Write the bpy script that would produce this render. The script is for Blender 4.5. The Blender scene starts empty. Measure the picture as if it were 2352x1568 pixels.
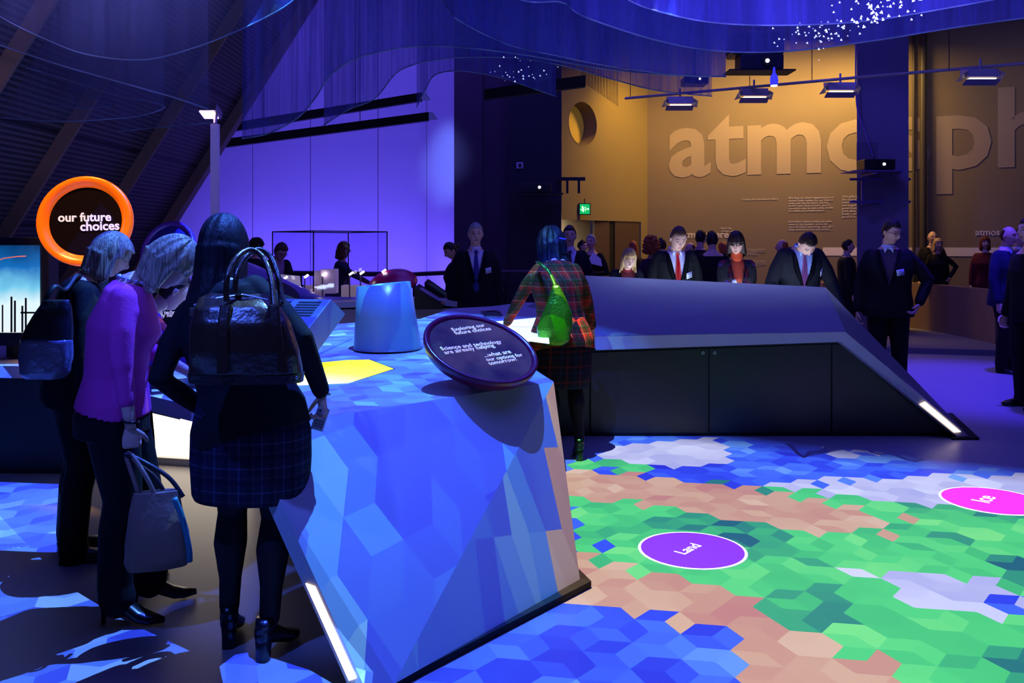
import bpy, bmesh, math, random
from mathutils import Vector, Matrix, noise
random.seed(7)
sc = bpy.context.scene
C = sc.collection
PI = math.pi
# ---------------------------------------------------------------- camera
H = 1.56; F = 2000.0; CX = 1176.0; HY = 560.0
cd = bpy.data.cameras.new('camera'); cam = bpy.data.objects.new('camera', cd); C.objects.link(cam)
cam.location = (0, 0, H); cam.rotation_euler = (PI/2, 0, 0)
cd.sensor_width = 36; cd.lens = F*36/2352; cd.shift_y = (HY-784)/2352
cd.clip_start = 0.05; cd.clip_end = 200
sc.camera = cam
sc.view_settings.view_transform = 'Standard'; sc.view_settings.look = 'None'
sc.view_settings.exposure = 0.0; sc.view_settings.gamma = 1.0
sc.view_settings.use_curve_mapping = False
try:
    sc.cycles.transparent_max_bounces = 14; sc.cycles.max_bounces = 5; sc.cycles.diffuse_bounces = 3; sc.cycles.glossy_bounces = 2; sc.cycles.transmission_bounces = 2
except Exception: pass
w = bpy.data.worlds.new('world'); sc.world = w; w.use_nodes = True
w.node_tree.nodes['Background'].inputs[0].default_value = (0.22, 0.18, 0.42, 1)
w.node_tree.nodes['Background'].inputs[1].default_value = 0.065

def W(x, y, Y): return Vector(((x-CX)*Y/F, Y, H-(y-HY)*Y/F))       # a place seen in this direction at distance Y
def G(x, y, z=0.0): Y = (H-z)*F/(y-HY); return Vector(((x-CX)*Y/F, Y, z))

# ---------------------------------------------------------------- node expressions
class Ex:
    nt = None
    def __init__(s, v): s.v = v
    @staticmethod
    def op(o, *a):
        k = Ex.nt.nodes.new('ShaderNodeMath'); k.operation = o
        for i, x in enumerate(a):
            if isinstance(x, Ex): Ex.nt.links.new(x.v, k.inputs[i])
            else: k.inputs[i].default_value = x
        return Ex(k.outputs[0])
    def __add__(s, o): return Ex.op('ADD', s, o)
    __radd__ = __add__
    def __sub__(s, o): return Ex.op('SUBTRACT', s, o)
    def __rsub__(s, o): return Ex.op('SUBTRACT', o, s)
    def __mul__(s, o): return Ex.op('MULTIPLY', s, o)
    __rmul__ = __mul__
    def __truediv__(s, o): return Ex.op('DIVIDE', s, o)
    def __rtruediv__(s, o): return Ex.op('DIVIDE', o, s)
    def __gt__(s, o): return Ex.op('GREATER_THAN', s, o)
def fl(a): return Ex.op('FLOOR', a)
def absx(a): return Ex.op('ABSOLUTE', a)
def minx(a, b): return Ex.op('MINIMUM', a, b)
def lerp(a, b, t): return a + (b-a)*t
def rnd(x, y, z=0.0, out=0):
    nt = Ex.nt
    c = nt.nodes.new('ShaderNodeCombineXYZ')
    for i, q in enumerate((x, y, z)):
        if isinstance(q, Ex): nt.links.new(q.v, c.inputs[i])
        else: c.inputs[i].default_value = q
    wn = nt.nodes.new('ShaderNodeTexWhiteNoise'); wn.noise_dimensions = '3D'
    nt.links.new(c.outputs[0], wn.inputs['Vector'])
    return Ex(wn.outputs[0])
def ramp(t, stops, interp='LINEAR'):
    nt = Ex.nt; r = nt.nodes.new('ShaderNodeValToRGB'); nt.links.new(t.v, r.inputs[0])
    r.color_ramp.interpolation = interp
    e = r.color_ramp.elements
    while len(e) < len(stops): e.new(0.5)
    for i, (p, c) in enumerate(stops):
        e[i].position = p; e[i].color = (*lin(c), 1)
    return r.outputs[0]
def mixc(a, b, t):
    nt = Ex.nt; m = nt.nodes.new('ShaderNodeMix'); m.data_type = 'RGBA'
    nt.links.new(t.v, m.inputs[0]); nt.links.new(a, m.inputs[6]); nt.links.new(b, m.inputs[7])
    return m.outputs[2]
def lin(c):
    return tuple(((v/255)/12.92 if v <= 10 else (((v/255)+0.055)/1.055)**2.4) for v in c)

# ---------------------------------------------------------------- the floor projector
def aim(o, target):
    d = Vector(target)-o.location; o.rotation_euler = d.to_track_quat('-Z', 'Y').to_euler()
def poly_mask(x, y, pts):
    """1 inside a convex polygon"""
    n = len(pts); ar = sum(pts[i][0]*pts[(i+1) % n][1]-pts[(i+1) % n][0]*pts[i][1] for i in range(n))
    if ar < 0: pts = pts[::-1]
    m = None
    for i in range(n):
        (x0, y0), (x1, y1) = pts[i][:2], pts[(i+1) % n][:2]
        a, b = -(y1-y0), (x1-x0); L = math.hypot(a, b); a /= L; b /= L
        d = Ex.op('MULTIPLY_ADD', x, a, Ex.op('MULTIPLY_ADD', y, b, -(a*x0+b*y0)))
        m = d if m is None else minx(m, d)
    return m
def hexcells(x, y, s, ang):
    ca, sa = math.cos(ang), math.sin(ang)
    u = (x*ca+y*sa)/s; v = (y*ca-x*sa)/s
    R3 = 1.7320508
    iu = fl(u); iv = fl(v/R3)
    au = u-iu-.5; av = v-iv*R3-R3/2
    ju = fl(u-.5); jv = fl((v-R3/2)/R3)
    bu = u-ju-1.0; bv = v-jv*R3-R3
    t = (bu*bu+bv*bv) > (au*au+av*av)
    du = lerp(bu, au, t); dv = lerp(bv, av, t)
    cu = u-du; cv = v-dv
    an = Ex.op('ARCTAN2', du, dv)
    k = fl((an+PI)/(2*PI/3)*0.9999)
    X = (cu*ca-cv*sa)*s; Y = (cu*sa+cv*ca)*s
    return cu, cv, k, X, Y
FP = Vector((-0.35, 4.9, 5.2))
def px2(pts): return [tuple(G(x, y))[:2] for x, y in pts]
def shade(P, L): P = Vector(P); k = L.z/(L.z-P.z); return (L.x+(P.x-L.x)*k, L.y+(P.y-L.y)*k)      # where the beam through P would reach the floor
CORN = dict(A=(-.90, 3.455, .85), B=(.215, 4.49, .85), C=(-.41, 3.03, .03), G=(-.508, 2.99, .041), E=(-.885, 3.253, .641))
def projector_nodes(ld, pos, strength, masks, kind, patch=None):
    ld.use_nodes = True; nt = ld.node_tree; Ex.nt = nt
    em = [q for q in nt.nodes if q.type == 'EMISSION'][0]
    tc = nt.nodes.new('ShaderNodeTexCoord'); se = nt.nodes.new('ShaderNodeSeparateXYZ')
    nt.links.new(tc.outputs['Normal'], se.inputs[0])
    nx, ny, nz = (Ex(se.outputs[i]) for i in range(3))
    x = nx/nz*(-pos.z)+pos.x; y = ny/nz*(-pos.z)+pos.y
    cn = {k_: shade(v_, pos) for k_, v_ in CORN.items()}
    fm = poly_mask(x, y, [cn['A'], cn['B'], cn['C'], cn['G'], cn['E']]) > 0
    sx, sy = -.68, .733; pr = (x*sx+y*sy)*fm*.55
    ks = 1-fm*.26
    cu, cv, k, X, Y = hexcells((x+pr*sx)*ks, (y+pr*sy)*ks, .215, .35)
    qu = Ex.op('ROUND', cu*2); qv = Ex.op('ROUND', cv*(2/1.7320508)); h1 = rnd(qu, qv, 1.0); h2 = rnd(qu, qv, k+3.0)
    # big soft drift so that cells group together
    nz_ = nt.nodes.new('ShaderNodeTexNoise'); nz_.inputs['Scale'].default_value = 1.3; nz_.inputs['Detail'].default_value = 2
    cb = nt.nodes.new('ShaderNodeCombineXYZ'); nt.links.new(X.v, cb.inputs[0]); nt.links.new(Y.v, cb.inputs[1]); nt.links.new(cb.outputs[0], nz_.inputs['Vector'])
    dr = Ex(nz_.outputs[0])
    val = h1*.42+h2*.42+(dr-.5)*1.7+.08
    # jagged sample place: rhombus centre
    X2 = X+(h2-.5)*.10; Y2 = Y+(k-1)*.05
    deep = ramp(val, [(0, (30, 45, 205)), (.35, (45, 80, 240)), (.65, (70, 125, 248)), (1, (120, 185, 250))])
    pale = ramp(val, [(0, (40, 54, 222)), (.3, (50, 80, 238)), (.55, (58, 110, 248)), (.8, (70, 146, 254)), (1, (118, 192, 255))])
    green = ramp(val, [(0, (24, 108, 88)), (.2, (48, 170, 90)), (.38, (70, 214, 84)), (.65, (84, 232, 96)), (1, (128, 250, 110))])
    tan = ramp(val, [(0, (205, 140, 92)), (.4, (214, 166, 104)), (.7, (226, 190, 128)), (1, (238, 214, 164))])
    white = ramp(val, [(0, (176, 186, 226)), (.5, (200, 206, 232)), (1, (226, 236, 250))])
    col = deep if kind == 'patch' else pale
    def over(c, pts, thr=0.0, X_=X2, Y_=Y2):
        nonlocal col
        col = mixc(col, c, poly_mask(X_, Y_, px2(pts)) > thr)
    if kind == 'floor':
        # the map to the right of the console
        over(green, [(1300, 1075), (1290, 1420), (1500, 1640), (3400, 2000), (3000, 1075)])
        over(deep, [(1200, 985), (1200, 1093), (1500, 1112), (2300, 1106), (3200, 1080), (3200, 985)])
        over(white, [(1325, 1036), (1510, 1012), (1665, 1008), (1690, 1060), (1560, 1076), (1440, 1060)])
        over(white, [(1870, 1030), (1990, 1026), (2010, 1050), (1900, 1056)])
        over(green, [(1295, 1052), (1420, 1053), (1490, 1066), (1485, 1079), (1330, 1078)])
        over(white, [(1690, 1110), (2000, 1100), (2400, 1082), (3200, 1080), (3200, 1240), (2300, 1180), (1960, 1140)])
        over(tan, [(1180, 1068), (1640, 1108), (2040, 1180), (2040, 1225), (1860, 1228), (1560, 1176), (1180, 1118)])
        over(tan, [(1180, 1190), (1420, 1262), (1680, 1375), (2260, 1540), (3000, 1800), (1600, 1800), (1180, 1440)])
        over(white, [(2005, 1305), (2100, 1320), (2300, 1335), (2345, 1375), (2290, 1408), (2140, 1380), (2020, 1330)], -.05)
        over(deep, [(2290, 1385), (2600, 1370), (2600, 1440), (2350, 1436)])
        over(deep, [(1290, 1392), (1440, 1402), (1700, 1440), (1790, 1500), (1720, 1600), (1700, 1900), (800, 1900), (800, 1700)])
        over(deep, [(-3000, 1000), (1180, 1180), (1310, 1205), (1335, 1230), (1345, 1300), (1320, 1330), (900, 2600), (-3000, 2600)])
        over(pale, [(100, 1000), (1190, 900), (1288, 1230), (1292, 1350), (900, 1640), (560, 1640)], 0.0)
        col = mixc(col, pale, fm)
        for (dx, dy, rr) in ((1590, 1262, .275), (2280, 1149, .298)):      # plain white where the two modelled projected labels lie
            g_ = G(dx, dy); q1 = x-g_.x; q2 = y-g_.y; wr = nt.nodes.new('ShaderNodeRGB'); wr.outputs[0].default_value = (.85, .85, .95, 1)
            col = mixc(col, wr.outputs[0], Ex.op('LESS_THAN', q1*q1+q2*q2, rr*rr))
    # the left-hand patch
    foot = Ex.op('MULTIPLY_ADD', x, .0, 1.0)
    # soft diagonal edge on the far side of the picture
    (xa, ya), (xb, yb) = px2([(1560, 994), (2352, 1085)])
    a, b = (yb-ya), -(xb-xa); L = math.hypot(a, b)
    d = Ex.op('MULTIPLY_ADD', x, a/L, Ex.op('MULTIPLY_ADD', y, b/L, -(a*xa+b*ya)/L))
    mr = nt.nodes.new('ShaderNodeMapRange'); nt.links.new(d.v, mr.inputs[0]); mr.inputs[1].default_value = -.15; mr.inputs[2].default_value = .35
    e1 = Ex(mr.outputs[0])
    mk = (x > masks[0])*(Ex.op('LESS_THAN', x, masks[1]))*(y > masks[2])*(Ex.op('LESS_THAN', y, masks[3]))
    mk = mk*Ex.op('LESS_THAN', nz, -.12)
    if patch:
        pm = None
        for pp in patch: q_ = poly_mask(x, y, px2(pp)) > 0; pm = q_ if pm is None else Ex.op('MAXIMUM', pm, q_)
        mk = pm*Ex.op('LESS_THAN', nz, -.12); e1 = pm; col = deep if kind == 'patch' else col
    st = (1.0/(nz*nz*absx(nz)))*strength*e1*mk
    nt.links.new(col, em.inputs[0]); nt.links.new(st.v, em.inputs[1])

def spot(name, loc, target, energy, color, size=60, blend=.5, radius=.1):
    l = bpy.data.lights.new(name, 'SPOT'); l.energy = energy; l.color = color; l.spot_size = math.radians(size); l.spot_blend = blend; l.shadow_soft_size = radius
    o = bpy.data.objects.new(name, l); o.location = loc; C.objects.link(o); aim(o, target); return o
def area(name, loc, target, energy, color, sx, sy=None):
    l = bpy.data.lights.new(name, 'AREA'); l.energy = energy; l.color = color; l.shape = 'RECTANGLE'; l.size = sx; l.size_y = sy or sx
    o = bpy.data.objects.new(name, l); o.location = loc; C.objects.link(o); aim(o, target); return o
pl = bpy.data.lights.new('floor_projection', 'SPOT'); pl.energy = 1000; pl.spot_size = math.radians(175); pl.spot_blend = 0; pl.shadow_soft_size = 0
po = bpy.data.objects.new('floor_projection', pl); po.location = FP; C.objects.link(po)
PS = 3.4
projector_nodes(pl, FP, PS, (-3.6, 7.5, 1.5, 8.6), 'floor')
def added_projector(name, loc, patch, s):
    l_ = bpy.data.lights.new(name, 'SPOT'); l_.energy = 1000; l_.spot_size = math.radians(175); l_.spot_blend = 0; l_.shadow_soft_size = 0
    o_ = bpy.data.objects.new(name, l_); o_.location = loc; C.objects.link(o_); projector_nodes(l_, Vector(loc), s, (-9, 9, -9, 99), 'patch', patch)
added_projector('added_left_patch', (-2.9, 2.4, 4.3), [[(-500, 1060), (60, 1096), (130, 1102), (190, 1136), (192, 1272), (100, 1268), (-500, 1280)]], PS)  # added unseen projector, masked to the outline of the lit patch at left
added_projector('added_near_patch', (.5, 1.3, 4.6), [[(504, 1530), (540, 1503), (578, 1496), (850, 1582), (850, 1800), (560, 1800)]], PS)  # another added unseen projector; its mask edge stands in for shadow edges

VIO = (.22, .16, 1.0)
area('violet_ceiling_wash', (0, 6, 7.2), (0, 6, 0), 620, (.085, .085, 1.0), 9, 9)
area('violet_hall_wash', (2, 12, 7.2), (2, 12, 0), 150, (.12, .08, 1.0), 8, 5)
# purple wall washers, high and low
area('wall_wash_low', (-3.2, 15.6, .5), (-3.2, 17.0, 2.6), 190, (.15, .095, 1.0), 5.5, .3)
area('wall_wash_high', (-3.4, 14.4, 6.6), (-3.4, 17.0, 2.6), 120, (.13, .08, 1.0), 6.0, .3)
spot('wall_wash_side', (-2.4, 13.5, 3.4), (-1.25, 16.0, 3.1), 420, (.18, .30, 1.0), 34, .8)
spot('amber_wall_light', (2.75, 16.6, 5.0), (2.2, 17.9, 3.2), 160, (1.0, .56, .06), 110, 1.0, .12)
spot('blue_top_light', (-2.3, 1.2, 4.8), (-1.2, 3.35, 1.35), 900, (.06, .13, 1.0), 20, .9, .08)
area('gallery_wall_wash_right', (8.2, 14.6, 5.0), (8.6, 16.1, 2.4), 7, (1.0, .85, .7), 4, .3)
area('gallery_wall_wash', (5.0, 16.1, 5.0), (5.2, 17.5, 2.2), 210, (1.0, .60, .14), 4, .3)
spot('violet_floor_pool', (5.4, 9.6, 6.8), (5.3, 9.6, 0), 3600, (.065, .03, 1.0), 42, .7, .2)
area('curtain_blue_wash', (2.2, 5.2, 3.0), (2.4, 8.0, 4.8), 56, (.20, .15, 1.0), 4.5, .4)
spot('curtain_blue_wash_left', (-2.4, 4.2, 3.1), (-3.0, 7.5, 4.9), 300, (.45, .36, 1.0), 100, .8, .3)
spot('amber_sign_light', (-2.75, 4.5, 3.6), (-2.54, 5.2, 1.7), 420, (1.0, .5, .1), 26, .6, .1)
spot('green_beam', (-.6, 4.4, 5.0), (.14, 6.25, 1.26), 230, (.10, 1.0, .04), 5.5, .5, .02)
spot('column_blue_wash', (3.2, 11.5, 6.5), (6.3, 14.6, 2.8), 300, (.14, .10, 1.0), 30, .8, .1)

# ---------------------------------------------------------------- materials
MC = {}
def mat(name, c, rough=.5, metal=0, em=None, es=0, bump=0, bscale=40, spec=.5, var=.0, vscale=6, trans=0, sheen=0):
    if name in MC: return MC[name]
    m = bpy.data.materials.new(name); m.use_nodes = True; nt = m.node_tree; b = nt.nodes['Principled BSDF']
    c = lin(c)
    b.inputs['Base Color'].default_value = (*c, 1); b.inputs['Roughness'].default_value = rough; b.inputs['Metallic'].default_value = metal
    b.inputs['Specular IOR Level'].default_value = spec
    if sheen: b.inputs['Sheen Weight'].default_value = sheen
    if em: b.inputs['Emission Color'].default_value = (*lin(em), 1); b.inputs['Emission Strength'].default_value = es
    tc = nt.nodes.new('ShaderNodeTexCoord')
    n = nt.nodes.new('ShaderNodeTexNoise'); nt.links.new(tc.outputs['Object'], n.inputs['Vector']); n.inputs['Scale'].default_value = bscale; n.inputs['Detail'].default_value = 4
    if bump:
        bu = nt.nodes.new('ShaderNodeBump'); bu.inputs['Strength'].default_value = bump; bu.inputs['Distance'].default_value = .01
        nt.links.new(n.outputs[0], bu.inputs['Height']); nt.links.new(bu.outputs[0], b.inputs['Normal'])
    if var:
        n2 = nt.nodes.new('ShaderNodeTexNoise'); nt.links.new(tc.outputs['Object'], n2.inputs['Vector']); n2.inputs['Scale'].default_value = vscale; n2.inputs['Detail'].default_value = 3
        mx = nt.nodes.new('ShaderNodeMix'); mx.data_type = 'RGBA'
        mx.inputs[6].default_value = (*[v*(1-var) for v in c], 1); mx.inputs[7].default_value = (*[min(1, v*(1+var)) for v in c], 1)
        nt.links.new(n2.outputs[0], mx.inputs[0]); nt.links.new(mx.outputs[2], b.inputs['Base Color'])
    MC[name] = m; return m
def glass_mat(name, c=(255, 255, 255), a=.06):
    if name in MC: return MC[name]
    m = bpy.data.materials.new(name); m.use_nodes = True; nt = m.node_tree; nt.nodes.clear()
    o = nt.nodes.new('ShaderNodeOutputMaterial'); t = nt.nodes.new('ShaderNodeBsdfTransparent'); g = nt.nodes.new('ShaderNodeBsdfGlossy'); g.inputs['Roughness'].default_value = .02
    t.inputs[0].default_value = (*lin(c), 1)
    f = nt.nodes.new('ShaderNodeValue'); f.outputs[0].default_value = a; mx = nt.nodes.new('ShaderNodeMixShader')
    nt.links.new(f.outputs[0], mx.inputs[0]); nt.links.new(t.outputs[0], mx.inputs[1]); nt.links.new(g.outputs[0], mx.inputs[2]); nt.links.new(mx.outputs[0], o.inputs[0])
    MC[name] = m; return m
def gauze_mat(name, c, a):
    if name in MC: return MC[name]
    m = bpy.data.materials.new(name); m.use_nodes = True; nt = m.node_tree; nt.nodes.clear()
    o = nt.nodes.new('ShaderNodeOutputMaterial'); t = nt.nodes.new('ShaderNodeBsdfTransparent'); d = nt.nodes.new('ShaderNodeBsdfDiffuse'); tl = nt.nodes.new('ShaderNodeBsdfTranslucent')
    d.inputs[0].default_value = (*lin(c), 1); tl.inputs[0].default_value = (*lin(c), 1)
    ad = nt.nodes.new('ShaderNodeMixShader'); ad.inputs[0].default_value = .5; nt.links.new(d.outputs[0], ad.inputs[1]); nt.links.new(tl.outputs[0], ad.inputs[2])
    # vertical threads: the weave is denser and thinner in turns
    tc = nt.nodes.new('ShaderNodeTexCoord'); mp = nt.nodes.new('ShaderNodeMapping'); mp.inputs['Scale'].default_value = (14, 14, .5)
    n = nt.nodes.new('ShaderNodeTexNoise'); n.inputs['Scale'].default_value = 1.6; n.inputs['Detail'].default_value = 5
    nt.links.new(tc.outputs['Object'], mp.inputs[0]); nt.links.new(mp.outputs[0], n.inputs['Vector'])
    mr = nt.nodes.new('ShaderNodeMapRange'); mr.inputs[1].default_value = .3; mr.inputs[2].default_value = .7; mr.inputs[3].default_value = a*.75; mr.inputs[4].default_value = min(1, a*1.3)
    nt.links.new(n.outputs[0], mr.inputs[0])
    mx = nt.nodes.new('ShaderNodeMixShader'); nt.links.new(mr.outputs[0], mx.inputs[0]); nt.links.new(t.outputs[0], mx.inputs[1]); nt.links.new(ad.outputs[0], mx.inputs[2]); nt.links.new(mx.outputs[0], o.inputs[0])
    MC[name] = m; return m
def plaid_mat(name, base, cols, s=9, rough=.8):
    if name in MC: return MC[name]
    m = bpy.data.materials.new(name); m.use_nodes = True; nt = m.node_tree; b = nt.nodes['Principled BSDF']; b.inputs['Roughness'].default_value = rough; b.inputs['Specular IOR Level'].default_value = .08
    tc = nt.nodes.new('ShaderNodeTexCoord'); se = nt.nodes.new('ShaderNodeSeparateXYZ'); nt.links.new(tc.outputs['Object'], se.inputs[0])
    Ex.nt = nt; x, y, z = (Ex(se.outputs[i]) for i in range(3))
    h = (x+y*.6)*s; v = z*s
    rgb = nt.nodes.new('ShaderNodeRGB'); rgb.outputs[0].default_value = (*lin(base), 1); col = rgb.outputs[0]
    for (off, wd, c, amt) in cols:
        r2 = nt.nodes.new('ShaderNodeRGB'); r2.outputs[0].default_value = (*lin(c), 1)
        for q in (h, v):
            fr = Ex.op('FRACT', q+off)
            col = mixc(col, r2.outputs[0], Ex.op('LESS_THAN', fr, wd)*amt)
    nt.links.new(col, b.inputs['Base Color']); MC[name] = m; return m

# ---------------------------------------------------------------- mesh helpers
def link(name, bm, m, parent=None, smooth=False, mats=None):
    me = bpy.data.meshes.new(name); bmesh.ops.recalc_face_normals(bm, faces=bm.faces[:]); bm.to_mesh(me); bm.free()
    for k in (mats or [m]): me.materials.append(k)
    if smooth:
        for p in me.polygons: p.use_smooth = True
    o = bpy.data.objects.new(name, me); C.objects.link(o)
    if parent: o.parent = parent
    return o
def part(o, name, bm, m, smooth=False, mats=None): return link(name, bm, m, o, smooth, mats)
def tag(o, label=None, cat=None, group=None, kind=None):
    if label: o['label'] = label
    if cat: o['category'] = cat
    if group: o['group'] = group
    if kind: o['kind'] = kind
    return o
def empty(name, loc, label, cat, group=None, rz=0):
    o = bpy.data.objects.new(name, None); o.location = loc; o.rotation_euler = (0, 0, rz); o.empty_display_size = .1; C.objects.link(o)
    return tag(o, label, cat, group)
def nb(): return bmesh.new()
def box(bm, c, s, rot=None):
    r = bmesh.ops.create_cube(bm, size=1)['verts']
    M = Matrix.Translation(Vector(c)) @ (rot.to_4x4() if rot else Matrix.Identity(4)) @ Matrix.Diagonal((*s, 1))
    bmesh.ops.transform(bm, matrix=M, verts=r); return r
def hexa(bm, p):
    """eight corners: bottom ring 0-3, top ring 4-7"""
    v = [bm.verts.new(q) for q in p]
    for f in ((0, 1, 2, 3), (4, 5, 6, 7), (0, 1, 5, 4), (1, 2, 6, 5), (2, 3, 7, 6), (3, 0, 4, 7)): bm.faces.new([v[i] for i in f])
def slab(bm, pts, off):
    """a polygon given a thickness by the vector off"""
    off = Vector(off); a = [bm.verts.new(Vector(p)) for p in pts]; b = [bm.verts.new(Vector(p)+off) for p in pts]
    bm.faces.new(a); bm.faces.new(b[::-1]); n = len(a)
    for i in range(n): bm.faces.new([a[i], a[(i+1) % n], b[(i+1) % n], b[i]])
def bevel(o, wdt=.004, seg=2):
    m = o.modifiers.new('bevel', 'BEVEL'); m.width = wdt; m.segments = seg; m.limit_method = 'ANGLE'; m.angle_limit = .6; return o
def loft(bm, rings, seg=16, cap=True, sq=1.0):
    R = []
    for (c, ux, uy) in rings:
        c = Vector(c); ux = Vector(ux); uy = Vector(uy); row = []
        for i in range(seg):
            a = 2*PI*i/seg; ca, sa = math.cos(a), math.sin(a)
            ca = math.copysign(abs(ca)**sq, ca); sa = math.copysign(abs(sa)**sq, sa)
            row.append(bm.verts.new(c+ux*ca+uy*sa))
        R.append(row)
    for j in range(len(R)-1):
        for i in range(seg):
            bm.faces.new((R[j][i], R[j][(i+1) % seg], R[j+1][(i+1) % seg], R[j+1][i]))
    if cap: bm.faces.new(R[0][::-1]); bm.faces.new(R[-1])
    return R
def tube(bm, pts, rad, seg=10, flat=1.0, up=None, closed=False):
    pts = [Vector(p) for p in pts]; n = len(pts)
    if not isinstance(rad, (list, tuple)): rad = [rad]*n
    rings = []; pu = None
    for i, p in enumerate(pts):
        d = (pts[min(i+1, n-1)]-pts[max(i-1, 0)]).normalized()
        if pu is None:
            u = Vector(up) if up else (Vector((0, 0, 1)) if abs(d.z) < .9 else Vector((0, 1, 0)))
        else: u = pu
        u = (u-d*u.dot(d)).normalized(); s = d.cross(u); pu = u
        rings.append((p, s*rad[i]*flat, u*rad[i]))
    return loft(bm, rings, seg)
def limb(bm, pts, rad, seg=14):
    """a tube with rounded ends"""
    pts = [Vector(p) for p in pts]; rad = list(rad)
    d0 = (pts[0]-pts[1]).normalized(); d1 = (pts[-1]-pts[-2]).normalized()
    P_ = [pts[0]+d0*rad[0]*.95, pts[0]+d0*rad[0]*.6]+pts+[pts[-1]+d1*rad[-1]*.6, pts[-1]+d1*rad[-1]*.95]
    R_ = [rad[0]*.3, rad[0]*.8]+rad+[rad[-1]*.8, rad[-1]*.3]
    tube(bm, P_, R_, seg)
def cyl(bm, a, b, r, seg=16, r2=None): tube(bm, [a, b], [r, r if r2 is None else r2], seg)
def lathe(bm, prof, M, seg=48, caps=(1, 1)):
    """profile of (radius, height) turned about local z, placed by M"""
    rows = []
    for (r, z) in prof: rows.append([bm.verts.new(M @ Vector((max(r, 1e-4)*math.cos(2*PI*i/seg), max(r, 1e-4)*math.sin(2*PI*i/seg), z))) for i in range(seg)])
    for j in range(len(rows)-1):
        for i in range(seg): bm.faces.new((rows[j][i], rows[j][(i+1) % seg], rows[j+1][(i+1) % seg], rows[j+1][i]))
    if caps[0]: bm.faces.new(rows[0][::-1])
    if caps[1]: bm.faces.new(rows[-1])
def catmull(pts, n=8):
    pts = [Vector(p) for p in pts]; out = []
    for i in range(len(pts)-1):
        p0 = pts[max(i-1, 0)]; p1 = pts[i]; p2 = pts[i+1]; p3 = pts[min(i+2, len(pts)-1)]
        for k in range(n):
            t = k/n; out.append(.5*((2*p1)+(p2-p0)*t+(2*p0-5*p1+4*p2-p3)*t*t+(3*p1-p0-3*p2+p3)*t**3))
    out.append(pts[-1]); return out
def basis(o, x, up):
    x = Vector(x).normalized(); up = Vector(up); n = x.cross(up).normalized(); up = n.cross(x)
    M = Matrix((x, up, n)).transposed().to_4x4(); M.translation = Vector(o); return M
def text(name, body, width, m, parent, M, bold=.0, thick=.001, spacing=1.0, align='LEFT', lead=1.0, height=None):
    """lettering in the plane of M (x along the line, y up), scaled to a given width (or letter height)"""
    cu = bpy.data.curves.new('letters', 'FONT'); cu.body = body; cu.size = 1; cu.offset = bold; cu.space_line = lead; cu.space_character = spacing
    cu.align_x = align; cu.extrude = 0.0; cu.resolution_u = 3
    ob = bpy.data.objects.new('letters', cu); C.objects.link(ob)
    dg = bpy.context.evaluated_depsgraph_get(); me = bpy.data.meshes.new_from_object(ob.evaluated_get(dg))
    bpy.data.objects.remove(ob); bpy.data.curves.remove(cu)
    xs = [v.co.x for v in me.vertices]; s = width/(max(xs)-min(xs)) if width else height/.72
    x0 = min(xs) if align == 'LEFT' else (max(xs)+min(xs))/2
    bm = nb(); bm.from_mesh(me); bpy.data.meshes.remove(me)
    for f_ in bm.faces: f_.smooth = False
    bmesh.ops.transform(bm, matrix=Matrix.Diagonal((s, s, s, 1)) @ Matrix.Translation((-x0, 0, 0)), verts=bm.verts[:])
    r = bmesh.ops.extrude_face_region(bm, geom=bm.faces[:]); bmesh.ops.translate(bm, vec=(0, 0, thick), verts=[q for q in r['geom'] if isinstance(q, bmesh.types.BMVert)])
    bmesh.ops.transform(bm, matrix=M, verts=bm.verts[:])
    return link(name, bm, m, parent)
def cook(bm, voxel, smooth=4, fac=.5):
    """fuse overlapping closed shells into one continuous surface"""
    me = bpy.data.meshes.new('tmp'); bmesh.ops.recalc_face_normals(bm, faces=bm.faces[:]); bm.to_mesh(me); bm.free()
    ob = bpy.data.objects.new('tmp', me); C.objects.link(ob)
    r = ob.modifiers.new('r', 'REMESH'); r.mode = 'VOXEL'; r.voxel_size = voxel
    if smooth: s = ob.modifiers.new('s', 'SMOOTH'); s.factor = fac; s.iterations = smooth
    dg = bpy.context.evaluated_depsgraph_get(); out = bpy.data.meshes.new_from_object(ob.evaluated_get(dg))
    bpy.data.objects.remove(ob); bpy.data.meshes.remove(me)
    b = nb(); b.from_mesh(out); bpy.data.meshes.remove(out); return b
# ================================================================ SETTING
M_floor = mat('floor_resin', (150, 148, 158), rough=.38, spec=.5, var=.04, vscale=1.2)
M_white = mat('solid_surface_white', (172, 174, 184), rough=.42, spec=.45, bump=.02, bscale=300)
M_dark = mat('black_laminate', (18, 20, 24), rough=.35, bump=.02, bscale=200)
M_black = mat('matt_black', (6, 6, 8), rough=.6)
M_plinth = mat('black_plinth', (3, 3, 4), rough=.8)
M_wall = mat('painted_panel', (176, 172, 190), rough=.75, var=.06, vscale=1.5)
M_olive = mat('brown_painted_wall', (124, 108, 74), rough=.8, var=.05, vscale=2)
M_brown = mat('brown_plaster', (62, 46, 62), rough=.8, var=.12, vscale=3)
M_navy = mat('navy_black_wall', (24, 24, 34), rough=.7)
M_steel = mat('brushed_steel', (150, 150, 155), rough=.3, metal=.9)
M_letter = mat('pale_lettering', (205, 196, 186), rough=.7)
M_wletter = mat('white_lettering', (235, 235, 240), rough=.6, em=(225, 215, 225), es=.55)

def st(o, kind='structure'): o['kind'] = kind; return o
bm = nb(); box(bm, (2, 9, -.1), (34, 26, .2)); st(link('floor', bm, M_floor))
bm = nb(); box(bm, (2, 9, 8.1), (34, 26, .2)); st(link('ceiling', bm, mat('dark_ceiling', (20, 18, 30), rough=.9)))
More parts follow.
